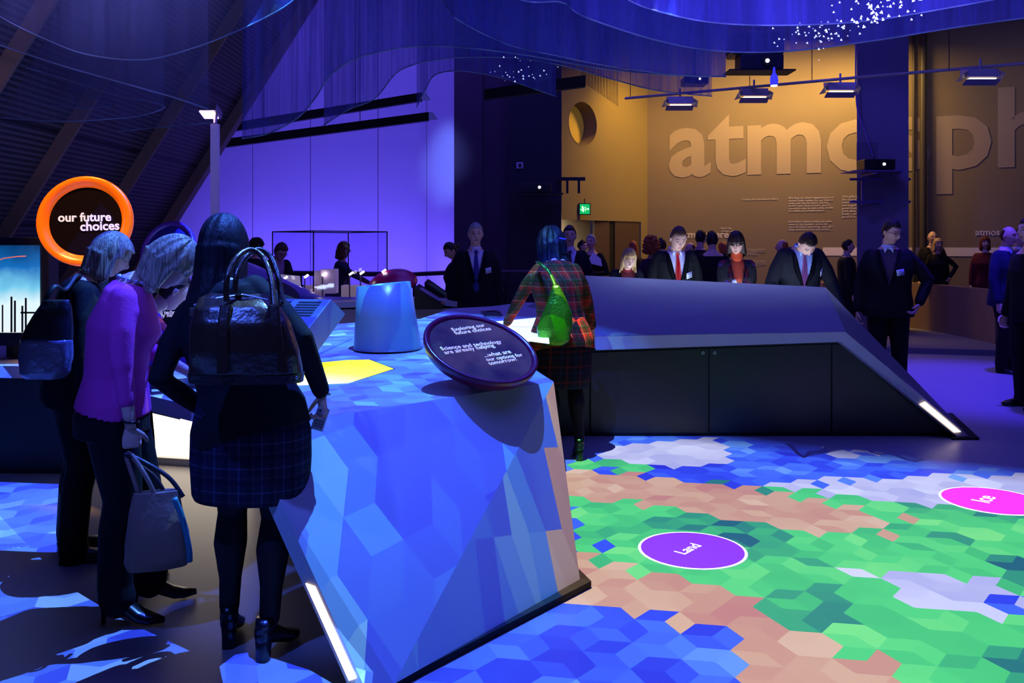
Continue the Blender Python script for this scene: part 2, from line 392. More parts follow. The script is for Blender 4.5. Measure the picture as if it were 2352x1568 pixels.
# purple washed back wall, with the seams between its panels
m = M_wall
bm = nb()
x0 = -5.9; xs = [-6.9, -5.85]+[W(x, 500, 17.0).x for x in (580, 713, 868)]+[W(981, 500, 17).x]
for i in range(len(xs)-1): box(bm, ((xs[i]+xs[i+1])/2, 17.1, 4), (xs[i+1]-xs[i]-.012, .2, 8))
st(link('wall_back', bm, m))
bm = nb(); box(bm, (-4.2, 17.32, 4), (6.5, .2, 8)); st(link('wall_back_backing', bm, mat('seam_dark', (70, 66, 84), rough=.9))).name = 'wall_backing'  # darker backing shows in the seams between the panels
# return wall to its right
a = W(981, 500, 16.9); b = W(1043, 500, 16.1)
bm = nb(); slab(bm, [(a.x, a.y, 0), (b.x, b.y, 0), (b.x, b.y, 8), (a.x, a.y, 8)], (.1, .15, 0)); st(link('wall_return', bm, m))
# brown pier, then the blue-black one
bm = nb(); a = W(1043, 0, 15.5).x; b = W(1108, 0, 15.5).x; c = W(1172, 0, 15.5).x
box(bm, ((a+b)/2, 15.75, 4), (b-a, .5, 8)); box(bm, ((b+c)/2, 15.8, 4), (c-b, .5, 8)); st(link('wall_pier', bm, M_brown))
bm = nb(); a = W(1172, 0, 15.2).x; b = W(1289, 0, 15.2).x; box(bm, ((a+b)/2, 15.6, 4), (b-a, .9, 8)); st(link('wall_dark', bm, M_navy))
# amber wall with round window and door opening; runs from p to the corner
p = Vector((.935, 16.4, 0)); q = Vector((2.853, 18.35, 0)); dr = (q-p).normalized(); nr = Vector((dr.y, -dr.x, 0)); Lw = (q-p).length
def onwall(s, z, o=0): return p+dr*s+nr*o+Vector((0, 0, z))
def swall(px, py):      # where a direction meets the amber wall
    k = (px-CX)/F; t = (p.x-k*p.y)/(k*dr.y-dr.x); Y = p.y+dr.y*t; return t, H-(py-HY)*Y/F, Y
sD, zD, _ = swall(1472, 513); zD = 2.02
wc = swall(1339, 284); rw = .42
bm = nb(); N = 48
ring = [bm.verts.new(onwall(wc[0]+rw*math.cos(2*PI*i/N), wc[1]+rw*math.sin(2*PI*i/N))) for i in range(N)]
ring2 = [bm.verts.new(onwall(wc[0]+rw*math.cos(2*PI*i/N), wc[1]+rw*math.sin(2*PI*i/N), -.35)) for i in range(N)]
sq = []
for i in range(N):
    a = 2*PI*i/N; ca, sa = math.cos(a), math.sin(a); sx = ((Lw-wc[0]) if ca > 0 else wc[0]); sz = ((8-wc[1]) if sa > 0 else wc[1]-zD)
    kx = sx/abs(ca) if abs(ca) > 1e-6 else 1e9; kz = sz/abs(sa) if abs(sa) > 1e-6 else 1e9; k = min(kx, kz)
    sq.append(bm.verts.new(onwall(wc[0]+k*ca, wc[1]+k*sa)))
for i in range(N):
    j = (i+1) % N; bm.faces.new((ring[i], ring[j], sq[j], sq[i])); bm.faces.new((ring[i], ring2[i], ring2[j], ring[j]))
for (s, z) in ((0, 8), (Lw, 8), (0, zD), (Lw, zD)):      # fill the corners
    best = sorted(sq, key=lambda v: (v.co-onwall(s, z)).length)[:2]; bm.faces.new((best[0], best[1], bm.verts.new(onwall(s, z))))
for s0, s1 in ((sD, Lw),): bm.faces.new([bm.verts.new(onwall(*t)) for t in ((s0, 0), (s1, 0), (s1, zD), (s0, zD))])
st(link('wall_amber', bm, M_olive))
bm = nb(); N = 40; f = [bm.verts.new(onwall(wc[0]+(rw+.0)*math.cos(2*PI*i/N), wc[1]+(rw)*math.sin(2*PI*i/N), -.33)) for i in range(N)]; bm.faces.new(f)
wn = st(link('window_1', bm, mat('round_window_pane', (190, 160, 70), rough=.35, em=(200, 160, 60), es=.12)))
bm = nb(); 
for i in range(N):
    a0, a1 = 2*PI*i/N, 2*PI*(i+1)/N
    pts = [onwall(wc[0]+r_*math.cos(a_), wc[1]+r_*math.sin(a_), .004) for r_, a_ in ((rw, a0), (rw, a1), (rw+.02, a1), (rw+.02, a0))]
    bm.faces.new([bm.verts.new(q_) for q_ in pts])
part(wn, 'window_frame', bm, M_olive)
# door: pale lit corridor on the left, dark leaves on the right
sJ = swall(1371, 520)[0]
bm = nb(); slab(bm, [onwall(-.3, 0, -1.4), onwall(sJ+1.5, 0, -1.4), onwall(sJ+1.5, 2.4, -1.4), onwall(-.3, 2.4, -1.4)], nr*-.1)
st(link('wall_corridor', bm, mat('corridor_cream', (235, 215, 180), rough=.7)))
l = area('corridor_lamp', onwall(.7, 2.3, -.9), onwall(.4, .8, -1.3), 34, (1, .86, .62), .5)
bm = nb(); slab(bm, [onwall(sJ, 0, -.06), onwall(sJ+.42, 0, -.02), onwall(sJ+.42, zD, -.02), onwall(sJ, zD, -.06)], nr*-.05)
dd = st(link('door_1', bm, mat('door_brown', (70, 52, 44), rough=.6)))
bm = nb(); slab(bm, [onwall(sJ+.60, 0, -.02), onwall(sD-.02, 0, -.02), onwall(sD-.02, zD, -.02), onwall(sJ+.60, zD, -.02)], nr*-.05)
d2 = st(link('door_2', bm, MC['door_brown']))
bm = nb(); slab(bm, [onwall(sJ+.42, 0, -.05), onwall(sJ+.60, 0, -.05), onwall(sJ+.60, zD, -.05), onwall(sJ+.42, zD, -.05)], nr*-.03)
st(link('trim_1', bm, M_black))
bm = nb(); box(bm, onwall(sJ+.02, 1.02, 0), (.03, .03, .12)); part(dd, 'door_handle', bm, M_steel)
# big gallery wall with lettering
g0 = Vector((2.853, 18.35, 0)); gd = Vector((1, -.403, 0)).normalized(); gn = Vector((-gd.y*-1, -gd.x, 0)); gn = Vector((gd.y, -gd.x, 0))
if gn.y > 0: gn = -gn
def gw(px, py):
    k = (px-CX)/F; t = (g0.x-k*g0.y)/(k*gd.y-gd.x); Y = g0.y+gd.y*t; return t, H-(py-HY)*Y/F, Y
def gpt(t, z, o=.004): return g0+gd*t+gn*o+Vector((0, 0, z))
bm = nb(); slab(bm, [gpt(0, 0, 0), gpt(14, 0, 0), gpt(14, 8, 0), gpt(0, 8, 0)], -gn*.2); st(link('wall_gallery', bm, mat('gallery_wall_brown', (118, 104, 88), rough=.8, var=.05, vscale=2)))
def wtext(name, s, x0, x1, ybase, m=M_letter, bold=.0, **k):
    t0, z0, Y0 = gw(x0, ybase); t1, _, _ = gw(x1, ybase)
    o = text(name, s, t1-t0, m, None, basis(gpt(t0, z0, .006), gd, (0, 0, 1)), bold=bold, thick=.004, **k); return o
M_big = mat('greyed_lettering', (150, 134, 120), rough=.8)
o = wtext('wall_lettering', 'atmosphere', 1536, 2860, 402, M_big, bold=.022)
tag(o, 'huge pale word atmosphere painted across the brown gallery wall', 'lettering')
o = wtext('wall_title', 'atmosphere', 1563, 1674, 546, M_letter, bold=.02); tag(o, 'small white word atmosphere beside the red-tied man', 'lettering')
o = wtext('wall_caption', 'Exploring\nclimate science', 1656, 1695, 526, M_letter, bold=.01); tag(o, 'tiny two-line caption Exploring climate science above the small title', 'lettering')
o = wtext('wall_title', 'atmosphere', 2240, 2352, 540, M_letter, bold=.02); tag(o, 'white word atmosphere at the right edge near the blue-lit bald man', 'lettering')
o = wtext('wall_caption', 'Creating the atmosphere gallery', 1703, 1788, 460, M_letter); tag(o, 'one-line heading Creating the atmosphere gallery on the brown wall', 'lettering')
o = wtext('wall_paragraph', "Working out what's happening to our\nclimate really matters for our choices\ntoday and into the future. Science\ndoesn't have 'final answers', but it's\na powerful way to make sense of this\nincredible and complex planet.", 1811, 1915, 457, M_letter, bold=.008, lead=.92)
tag(o, 'upper white paragraph starting Working out on the brown gallery wall', 'lettering')
o = wtext('wall_paragraph', "atmosphere aims to help you make\nsense of the science - to see for\nyourself what's happening, why, and\nwhat could be around the corner...", 1811, 1912, 511, M_letter, bold=.008, lead=.92)
tag(o, 'lower white paragraph starting atmosphere aims on the brown gallery wall', 'lettering')
o = wtext('wall_paragraph', "This gallery shows\nthe superb work of\nindividual people\nand organisations,\ngovernments who\npush ideas ever\nfaster - something\ngood at in science", 1934, 1995, 454, M_letter, bold=.008, lead=.92)
tag(o, 'white paragraph starting This gallery, cut off by the blue column', 'lettering')
o = wtext('wall_paragraph', "atmosphere is just the beginning\nof an exciting period. There will\nbe updates for future projects,\nthe museum in\nand many partners.", 1716, 1760, 573, M_letter, lead=.95)
tag(o, 'upper block of very small white print right of the dark-haired woman', 'lettering')
o = wtext('wall_paragraph', "We thank our sponsors,\nand everybody changing\nclimate. Out of industry,\nand all of us here\ntogether", 1722, 1760, 600, M_letter, lead=.95)
tag(o, 'lower block of very small white print right of the dark-haired woman', 'lettering')
t0, z0, _ = gw(1890, 566); t1, z1, _ = gw(2700, 590); z0 = H+.0; zs = gw(1890, 568)[1]
bm = nb(); slab(bm, [gpt(t0, zs-.16, .002), gpt(t1, zs-.16, .002), gpt(t1, zs+.0, .002), gpt(t0, zs+.0, .002)], gn*.006)
tag(link('wall_stripe', bm, mat('stripe_white', (215, 205, 200), rough=.7)), 'long thin white band running along the brown gallery wall', 'sign')
# conduit on the gallery wall
t0 = gw(2120, 400)[0]
bm = nb(); cyl(bm, gpt(t0, 0, .1), gpt(t0, 8, .1), .06); cyl(bm, gpt(t0-.16, 0, .06), gpt(t0-.16, 8, .06), .03)
tag(link('drain_pipe', bm, mat('pipe_brown', (60, 54, 50), rough=.5)), 'pair of thin dark vertical pipes right of the blue column', 'pipe')
# column
cw = W(1968, 0, 14.5).x; cw2 = W(2087, 0, 14.5).x
M_col = mat('column_paint', (92, 88, 112), rough=.7, var=.08, vscale=3)
bm = nb(); ca_ = Vector((W(1968, 0, 14.6).x, 14.6, 0)); kx = (2087-CX)/F; cw_ = (kx*ca_.y-ca_.x)/(gd.x-kx*gd.y); slab(bm, [ca_, ca_+gd*cw_, ca_+gd*cw_-gn*.8, ca_-gn*.8], (0, 0, 8)); col = tag(link('column', bm, M_col), 'broad square blue-lit column carrying a projector shelf', 'column')
bevel(col, .01)
# platform step
bm = nb(); pts = [(3.4, 12.9), (5.0, 12.6), (9.5, 11.4), (14, 11), (14, 18), (3.4, 18)]
slab(bm, [(x, y, 0) for x, y in pts], (0, 0, .08)); st(link('floor_platform', bm, mat('platform_carpet', (120, 116, 128), rough=.6)))
# curved parapet
pa = [W(1880, 662, 15.6), W(1960, 655, 16.1), W(2040, 652, 16.0), W(2120, 656, 15.2), W(2200, 664, 14.2), W(2300, 674, 12.9)]
pa = catmull(pa, 6); bm = nb(); rows = []
for i, c in enumerate(pa):
    d = (pa[min(i+1, len(pa)-1)]-pa[max(i-1, 0)]); d.z = 0; nn = Vector((d.y, -d.x, 0)).normalized()*.09
    rows.append([bm.verts.new((c.x+nn.x, c.y+nn.y, .05)), bm.verts.new((c.x+nn.x, c.y+nn.y, .87)), bm.verts.new((c.x-nn.x, c.y-nn.y, .87)), bm.verts.new((c.x-nn.x, c.y-nn.y, .05))])
for i in range(len(rows)-1):
    for k in range(4): bm.faces.new((rows[i][k], rows[i][(k+1) % 4], rows[i+1][(k+1) % 4], rows[i+1][k]))
bm.faces.new(rows[0]); bm.faces.new(rows[-1])
tag(link('curved_parapet', bm, mat('parapet_tan', (140, 112, 96), rough=.55)), 'low curved tan barrier behind the man in glasses', 'barrier')
# raked soffit on the left: an inclined ribbed wall
e0 = W(700, 0, 12); e1 = W(385, 500, 12); ev = (e1-e0).normalized(); kk = e1.z/(-ev.z); eb = e1+ev*(e1.z/(-ev.z)); et = e0-ev*((7.9-e0.z)/(-ev.z))
ms = bpy.data.materials.new('ribbed_soffit'); ms.use_nodes = True; nt = ms.node_tree; b = nt.nodes['Principled BSDF']; b.inputs['Roughness'].default_value = .6
tc = nt.nodes.new('ShaderNodeTexCoord'); se = nt.nodes.new('ShaderNodeSeparateXYZ'); nt.links.new(tc.outputs['Object'], se.inputs[0]); Ex.nt = nt
fr = Ex.op('FRACT', Ex(se.outputs[2])*22.0); pnl = Ex.op('FRACT', Ex(se.outputs[2])*1.15)
nt.links.new(mixc(ramp(fr, [(0, (34, 31, 34)), (.45, (46, 42, 44)), (.55, (92, 84, 84)), (1, (66, 60, 62))]), ramp(pnl, [(0, (10, 10, 12)), (1, (10, 10, 12))]), Ex.op('LESS_THAN', pnl, .03)), b.inputs[0])
bm = nb(); slab(bm, [eb, et, et+Vector((0, -12, 0)), eb+Vector((0, -12, 0))], (-.15, 0, .09))
so = st(link('wall_soffit', bm, ms))
M_beam = mat('beam_brown', (120, 98, 74), rough=.6)
for i, Y in enumerate((12.0, 10.1, 8.3, 6.9, 5.6, 4.4)):
    bm = nb(); o_ = Vector((.05, 0, -.03)); a = Vector((eb.x, Y, eb.z))+o_; bb = Vector((et.x, Y, et.z))+o_; r_ = .09 if i == 0 else .022
    hexa(bm, [a+Vector((-.05, -r_, .03)), a+Vector((.06, -r_, -.04)), a+Vector((.06, r_, -.04)), a+Vector((-.05, r_, .03)), bb+Vector((-.05, -r_, .03)), bb+Vector((.06, -r_, -.04)), bb+Vector((.06, r_, -.04)), bb+Vector((-.05, r_, .03))])
    o = st(link('trim_%d' % (i+2), bm, M_beam))
# ================================================================ PEOPLE
def ss(a, b, x):
    t = min(1, max(0, (x-a)/(b-a))); return t*t*(3-2*t)
def ga(x, s): return math.exp(-(x/s)**2)
SKIN = mat('skin_fair', (205, 160, 138), rough=.5, spec=.4, var=.05, vscale=30)
LIPS = mat('lips', (150, 78, 74), rough=.4); EYES = mat('eyelid_dark', (60, 38, 34), rough=.5); BROW = mat('eyebrow', (84, 58, 44), rough=.8); TEETH = mat('teeth', (230, 225, 215), rough=.3)
def hair_mat(name, c1, c2, rough=.38):
    if name in MC: return MC[name]
    m = bpy.data.materials.new(name); m.use_nodes = True; nt = m.node_tree; b = nt.nodes['Principled BSDF']; b.inputs['Roughness'].default_value = rough; b.inputs['Specular IOR Level'].default_value = .25
    tc = nt.nodes.new('ShaderNodeTexCoord'); mp = nt.nodes.new('ShaderNodeMapping'); mp.inputs['Scale'].default_value = (90, 90, 5); n = nt.nodes.new('ShaderNodeTexNoise'); n.inputs['Scale'].default_value = 1.5; n.inputs['Detail'].default_value = 5
    nt.links.new(tc.outputs['Object'], mp.inputs[0]); nt.links.new(mp.outputs[0], n.inputs['Vector']); Ex.nt = nt
    nt.links.new(ramp(Ex(n.outputs[0]), [(.3, c1), (.7, c2)]), b.inputs['Base Color'])
    bu = nt.nodes.new('ShaderNodeBump'); bu.inputs['Strength'].default_value = .7; bu.inputs['Distance'].default_value = .006; nt.links.new(n.outputs[0], bu.inputs['Height']); nt.links.new(bu.outputs[0], b.inputs['Normal'])
    MC[name] = m; return m
H_BLACK = hair_mat('hair_black', (5, 5, 8), (16, 16, 24), .55)
H_DARK = hair_mat('hair_dark_brown', (26, 18, 14), (52, 36, 28))
H_BROWN = hair_mat('hair_brown', (60, 40, 28), (96, 66, 46))
H_GREY = hair_mat('hair_grey', (110, 108, 108), (170, 166, 160))
H_BLOND = hair_mat('hair_blond', (140, 108, 66), (206, 170, 110))
H_ASHBLOND = hair_mat('hair_ash_blond', (90, 84, 74), (190, 172, 140))
H_AUBURN = hair_mat('hair_auburn', (70, 24, 16), (124, 46, 26))
H_GINGER = hair_mat('hair_ginger', (120, 56, 24), (190, 96, 44))

def headpt(az, el):
    """point of the head's surface for a direction (az 0 = face, el up) in head space: +Y is the face"""
    x = .074*math.sin(az)*math.cos(el); y = .094*math.cos(az)*math.cos(el); z = .118*math.sin(el)
    if z < 0:
        t = -z/.118
        x *= 1-.26*t**1.3
        if y < 0: y *= 1-.55*t**.8
        else: y *= 1-.06*t
    if y > 0:
        f = ss(.25, .8, math.cos(az)); d = 0
        d += .023*ga(x, .011)*ga(z+.020, .016)+.012*ga(x, .010)*ga(z-.004, .022)
        d += .005*ga(z-.034, .011)*ga(abs(x)-.026, .024)
        d -= .009*ga(abs(x)-.031, .015)*ga(z-.014, .012)
        d += .006*ga(x, .020)*ga(z+.054, .010)-.004*ga(x, .022)*ga(z+.0545, .003)
        d += .007*ga(x, .02)*ga(z+.092, .014)+.004*ga(abs(x)-.04, .018)*ga(z+.022, .02)
        d -= .003*ga(z+.072, .007)*ga(x, .02)
        y += d*f
        y += -.004*ss(.04, .11, z)
    return Vector((x, y, z))
def head_bm(M, mouth='closed', brow=True):
    bm = nb(); nu, nv = 60, 46; rows = []; top_ = bm.verts.new(M @ headpt(0, PI/2)); bot = bm.verts.new(M @ headpt(0, -PI/2)); loc = {}
    for j in range(1, nv):
        el = -PI/2+PI*j/nv; row = []
        for i in range(nu):
            u = -PI+2*PI*i/nu; az = u-.55*math.sin(u); p = headpt(az, el); v = bm.verts.new(M @ p); loc[v] = p; row.append(v)
        rows.append(row)
    for j in range(len(rows)-1):
        for i in range(nu):
            f = bm.faces.new((rows[j][i], rows[j][(i+1) % nu], rows[j+1][(i+1) % nu], rows[j+1][i]))
            c = sum((loc[v] for v in f.verts), Vector())/4
            if c.y > .04:
                if abs(c.x) < .024 and abs(c.z+.054) < (.013 if mouth == 'open' else .0085)*(1-abs(c.x)/.03): f.material_index = 1 if mouth != 'open' or abs(c.z+.052) > .006 else 4
                elif .017 < abs(c.x) < .044 and .009 < c.z < .0165: f.material_index = 2
                elif brow and .012 < abs(c.x) < .046 and .029 < c.z+.06*(abs(c.x)-.02) < .037: f.material_index = 3
    for i in range(nu):
        bm.faces.new((rows[0][(i+1) % nu], rows[0][i], bot)); bm.faces.new((rows[-1][i], rows[-1][(i+1) % nu], top_))
    for s in (-1, 1):          # ears
        R = Matrix.Rotation(s*.35, 4, 'Z') @ Matrix.Rotation(-.15, 4, 'X')
        r = bmesh.ops.create_uvsphere(bm, u_segments=12, v_segments=8, radius=1)['verts']
        bmesh.ops.transform(bm, matrix=M @ Matrix.Translation((s*.075, -.008, .002)) @ R @ Matrix.Diagonal((.009, .017, .031, 1)), verts=r)
        r = bmesh.ops.create_uvsphere(bm, u_segments=8, v_segments=6, radius=1)['verts']
        bmesh.ops.transform(bm, matrix=M @ Matrix.Translation((s*.080, .0, .004)) @ R @ Matrix.Diagonal((.006, .010, .018, 1)), verts=r)
    return bm
def hair_bm(M, style, seed=0, length=.3, vol=1.0):
    gr = M.to_3x3().inverted() @ Vector((0, 0, -1)); gr = (gr.normalized()*.62+Vector((0, 0, -1))*.38).normalized()
    """closed shell over the head; where there is no hair it dips inside the skull"""
    bm = nb(); nu, nv = 64, 44
    def z0(az):
        c = math.cos(az)
        if style == 'short': f, s, b = .066, .012, -.075
        elif style == 'receding': f, s, b = .092, .015, -.075
        elif style == 'bald': f, s, b = .2, .035, -.07
        elif style == 'bob': f, s, b = .050, -.3, -.3
        elif style == 'fringe': f, s, b = .036, -.3, -.3
        elif style == 'tied': f, s, b = .060, .0, -.06
        elif style == 'curly': f, s, b = .050, -.09, -.3
        else: f, s, b = .060, -.3, -.3
        if c > .55: return f
        if c > .1: return f+(s-f)*ss(.55, .1, c) if False else f+(s-f)*(.55-c)/.45
        return s+(b-s)*ss(.1, -.6, -(-c)) if False else s+(b-s)*min(1, (.1-c)/.6)
    th = {'short': .012, 'receding': .010, 'bald': .007, 'bob': .020, 'fringe': .020, 'tied': .012, 'curly': .040}.get(style, .016)*vol
    longish = style in ('bob', 'fringe', 'long', 'curly')
    zlow = {'bob': -.155, 'fringe': -.155, 'curly': -.12, 'long': -length}.get(style, -.118)
    rows = []
    for j in range(nv+1):
        t = j/nv
        row = []
        for i in range(nu):
            az = -PI+2*PI*i/nu
            if not longish:
                p = headpt(az, -PI/2+PI*(j+.3)/(nv+.6)); z = p.z
                k = ss(-.008, .010, z-z0(az)); r = 1+(th*k-.014*(1-k))/.09
                r += .010*vol*k*noise.noise(Vector((az*3, z*60, seed)))
                q = Vector((p.x*r, min(p.y, .092)*r, p.z*(r if z > 0 else 1)))
                if style == 'short' and z > .06: q.z += .010*k*abs(noise.noise(Vector((p.x*90, p.y*90, seed))))
                if style == 'bald' : 
                    if math.cos(az) > -.2 or z > .075: q *= .9
            else:
                if t > .5:
                    el = (t-.5)*PI*.98; p = headpt(az, el); z = p.z
                    q = Vector((p.x, min(p.y, .090), p.z))*(1+th/.09)
                    if z < z0(az): q.x *= .82; q.y *= .82
                else:
                    z = zlow*(1-t*2); w_ = 1+th/.09+.10*ss(0, -.1, z) if False else 1+th/.09+.10*min(1, -z/.1)
                    sh = -.012-.05*min(1, max(0, -z-.10)/.2)
                    end = 1-.35*ss(.82, 1.0, 1-t*2)
                    fl_ = 1.0+.35*max(0, -z-.12)/.2 if style == 'long' else 1
                    q = Vector((.074*math.sin(az)*w_*end*fl_, .092*math.cos(az)*w_*end+sh, z))
                    c = math.cos(az)
                    if c > .35:
                        k = ss(.35, .62, c); lim = .052 if z > -.12 else .02
                        if q.y > lim*(1-k)+.092*0: q.y = q.y*(1-k)+(.03 if z > -.10 else -.02)*k; q.x *= 1-.25*k*(1 if z > -.1 else .3)
                    if z > -.10 and c > .62: q.x *= .8
                a = (.006 if vol < 2.5 else .016) if style != 'curly' else .026
                if q.z < 0 and style != 'curly': kf = ss(.45, -.1, math.cos(az)); q = Vector((q.x, q.y, 0))+(gr*kf+Vector((0, 0, -1))*(1-kf)).normalized()*(-q.z)
                nn = noise.noise(Vector((math.sin(az)*(5 if style != 'curly' else 9), math.cos(az)*(5 if style != 'curly' else 9), q.z*(3 if style != 'curly' else 45)+seed*7)))
                q += Vector((math.sin(az), math.cos(az), .3 if style == 'curly' else 0))*a*nn*2
            row.append(bm.verts.new(M @ q))
        rows.append(row)
    for j in range(nv):
        for i in range(nu): bm.faces.new((rows[j][i], rows[j][(i+1) % nu], rows[j+1][(i+1) % nu], rows[j+1][i]))
    bm.faces.new(rows[0][::-1]); bm.faces.new(rows[-1])
    if style == 'tied':
        r = bmesh.ops.create_uvsphere(bm, u_segments=16, v_segments=10, radius=1)['verts']; bmesh.ops.transform(bm, matrix=M @ Matrix.Translation((0, -.115, .01)) @ Matrix.Diagonal((.035, .035, .04, 1)), verts=r)
    return bm
def hand_bm(wr, d, pn, s, curl=.5, size=1.0, fine=False):
    """palm, five bent fingers of different lengths; d along the hand, pn out of the palm, s the side of the thumb"""
    d = Vector(d).normalized(); pn = Vector(pn); pn = (pn-d*pn.dot(d)).normalized(); sd = d.cross(pn).normalized()*s; k = size; bm = nb()
    loft(bm, [(wr-d*.02*k, sd*.022*k, pn*.017*k), (wr+d*.01*k, sd*.026*k, pn*.017*k), (wr+d*.05*k, sd*.038*k, pn*.015*k), (wr+d*.085*k, sd*.040*k, pn*.013*k), (wr+d*.098*k, sd*.034*k, pn*.009*k)], 14)
    for i, (o, L, r) in enumerate(((.030, .072, .0088), (.010, .080, .0092), (-.011, .074, .0088), (-.030, .058, .0078))):
        p = wr+d*.088*k+sd*o*k; pts = [p-d*.01*k]; a = curl*.35+.06*i; rr = [r*k]
        for seg_, f in ((.45, 1.0), (.32, .92), (.25, .82)):
            a += curl*.75; v = (d*math.cos(a)+pn*math.sin(a)); p = p+v*L*seg_*k; pts.append(p); rr.append(r*f*k)
        limb(bm, pts, rr, 8)
    p = wr+d*.022*k+sd*.026*k; pts = [p]; 
    for L, (u, v, w_) in ((.034, (.62, .70, .30)), (.030, (.85, .35, .35+.3*curl)), (.024, (.92, .05, .35+.5*curl))):
        p = p+(d*u+sd*v+pn*w_).normalized()*L*k; pts.append(p)
    limb(bm, pts, [.0125*k, .011*k, .010*k, .0085*k], 8)
    return cook(bm, .0034, 2) if fine else bm
def ik(a, t, l1, l2, hint):
    a = Vector(a); t = Vector(t); d = t-a; L = min(d.length, (l1+l2)*.998); u = d.normalized(); x = (l1*l1-l2*l2+L*L)/(2*L); h = math.sqrt(max(0, l1*l1-x*x))
    hv = Vector(hint); hv = (hv-u*hv.dot(u)).normalized(); return a+u*x+hv*h, a+u*L
def shoe_bm(p, fw, kind='flat', k=1.0):
    """p under the ankle, fw the way it points"""
    fw = Vector(fw); fw.z = 0; fw.normalize(); sd = Vector((fw.y, -fw.x, 0)); up = Vector((0, 0, 1)); bm = nb(); hl = {'flat': .0, 'heel': .065, 'block': .06}[kind]
    R = []
    for (y, z, wv, hh) in ((-.072, .045+hl, .022, .030), (-.06, .046+hl, .032, .040), (-.02, .046+hl*.9, .034, .044), (.04, .040+hl*.5, .036, .036), (.10, .032+hl*.08, .044, .028), (.145, .026, .042, .021), (.180 if kind != 'heel' else .200, .020, .022 if kind != 'heel' else .010, .012)):
        R.append((p+fw*y+up*z, sd*wv*k, up*hh))
    loft(bm, R, 16, sq=.85)
    loft(bm, [(p-fw*.035+up*(.05+hl), sd*.036, fw*.045), (p-fw*.03+up*(.10+hl), sd*.036, fw*.042)], 12)
    if kind == 'flat':
        slab(bm, [p+fw*y+sd*x for (x, y) in ((-.03, -.07), (.03, -.07), (.036, 0), (.046, .10), (.03, .17), (-.03, .17), (-.046, .10), (-.036, 0))], (0, 0, .02))
    elif kind == 'heel':
        loft(bm, [(p-fw*.062, sd*.008, fw*.008), (p-fw*.058+up*.05, sd*.012, fw*.012), (p-fw*.05+up*.10, sd*.028, fw*.024)], 10)
    else:
        loft(bm, [(p-fw*.048, sd*.026, fw*.024), (p-fw*.045+up*.05, sd*.027, fw*.026), (p-fw*.042+up*.10, sd*.032, fw*.030)], 12, sq=.7)
    return bm
MALE = [(.80, .165, .118, 0), (.88, .172, .122, 0), (.95, .168, .118, 0), (1.05, .158, .112, 0), (1.15, .160, .115, .004), (1.26, .176, .122, .006), (1.36, .178, .114, 0), (1.425, .145, .092, -.008), (1.465, .085, .070, -.006), (1.49, .062, .062, 0)]
FEM = [(.80, .172, .122, -.01), (.88, .178, .125, -.01), (.95, .165, .115, -.005), (1.05, .135, .098, 0), (1.15, .135, .10, .004), (1.26, .155, .125, .018), (1.36, .155, .105, .004), (1.42, .125, .084, -.008), (1.46, .072, .062, -.008), (1.49, .052, .055, 0)]
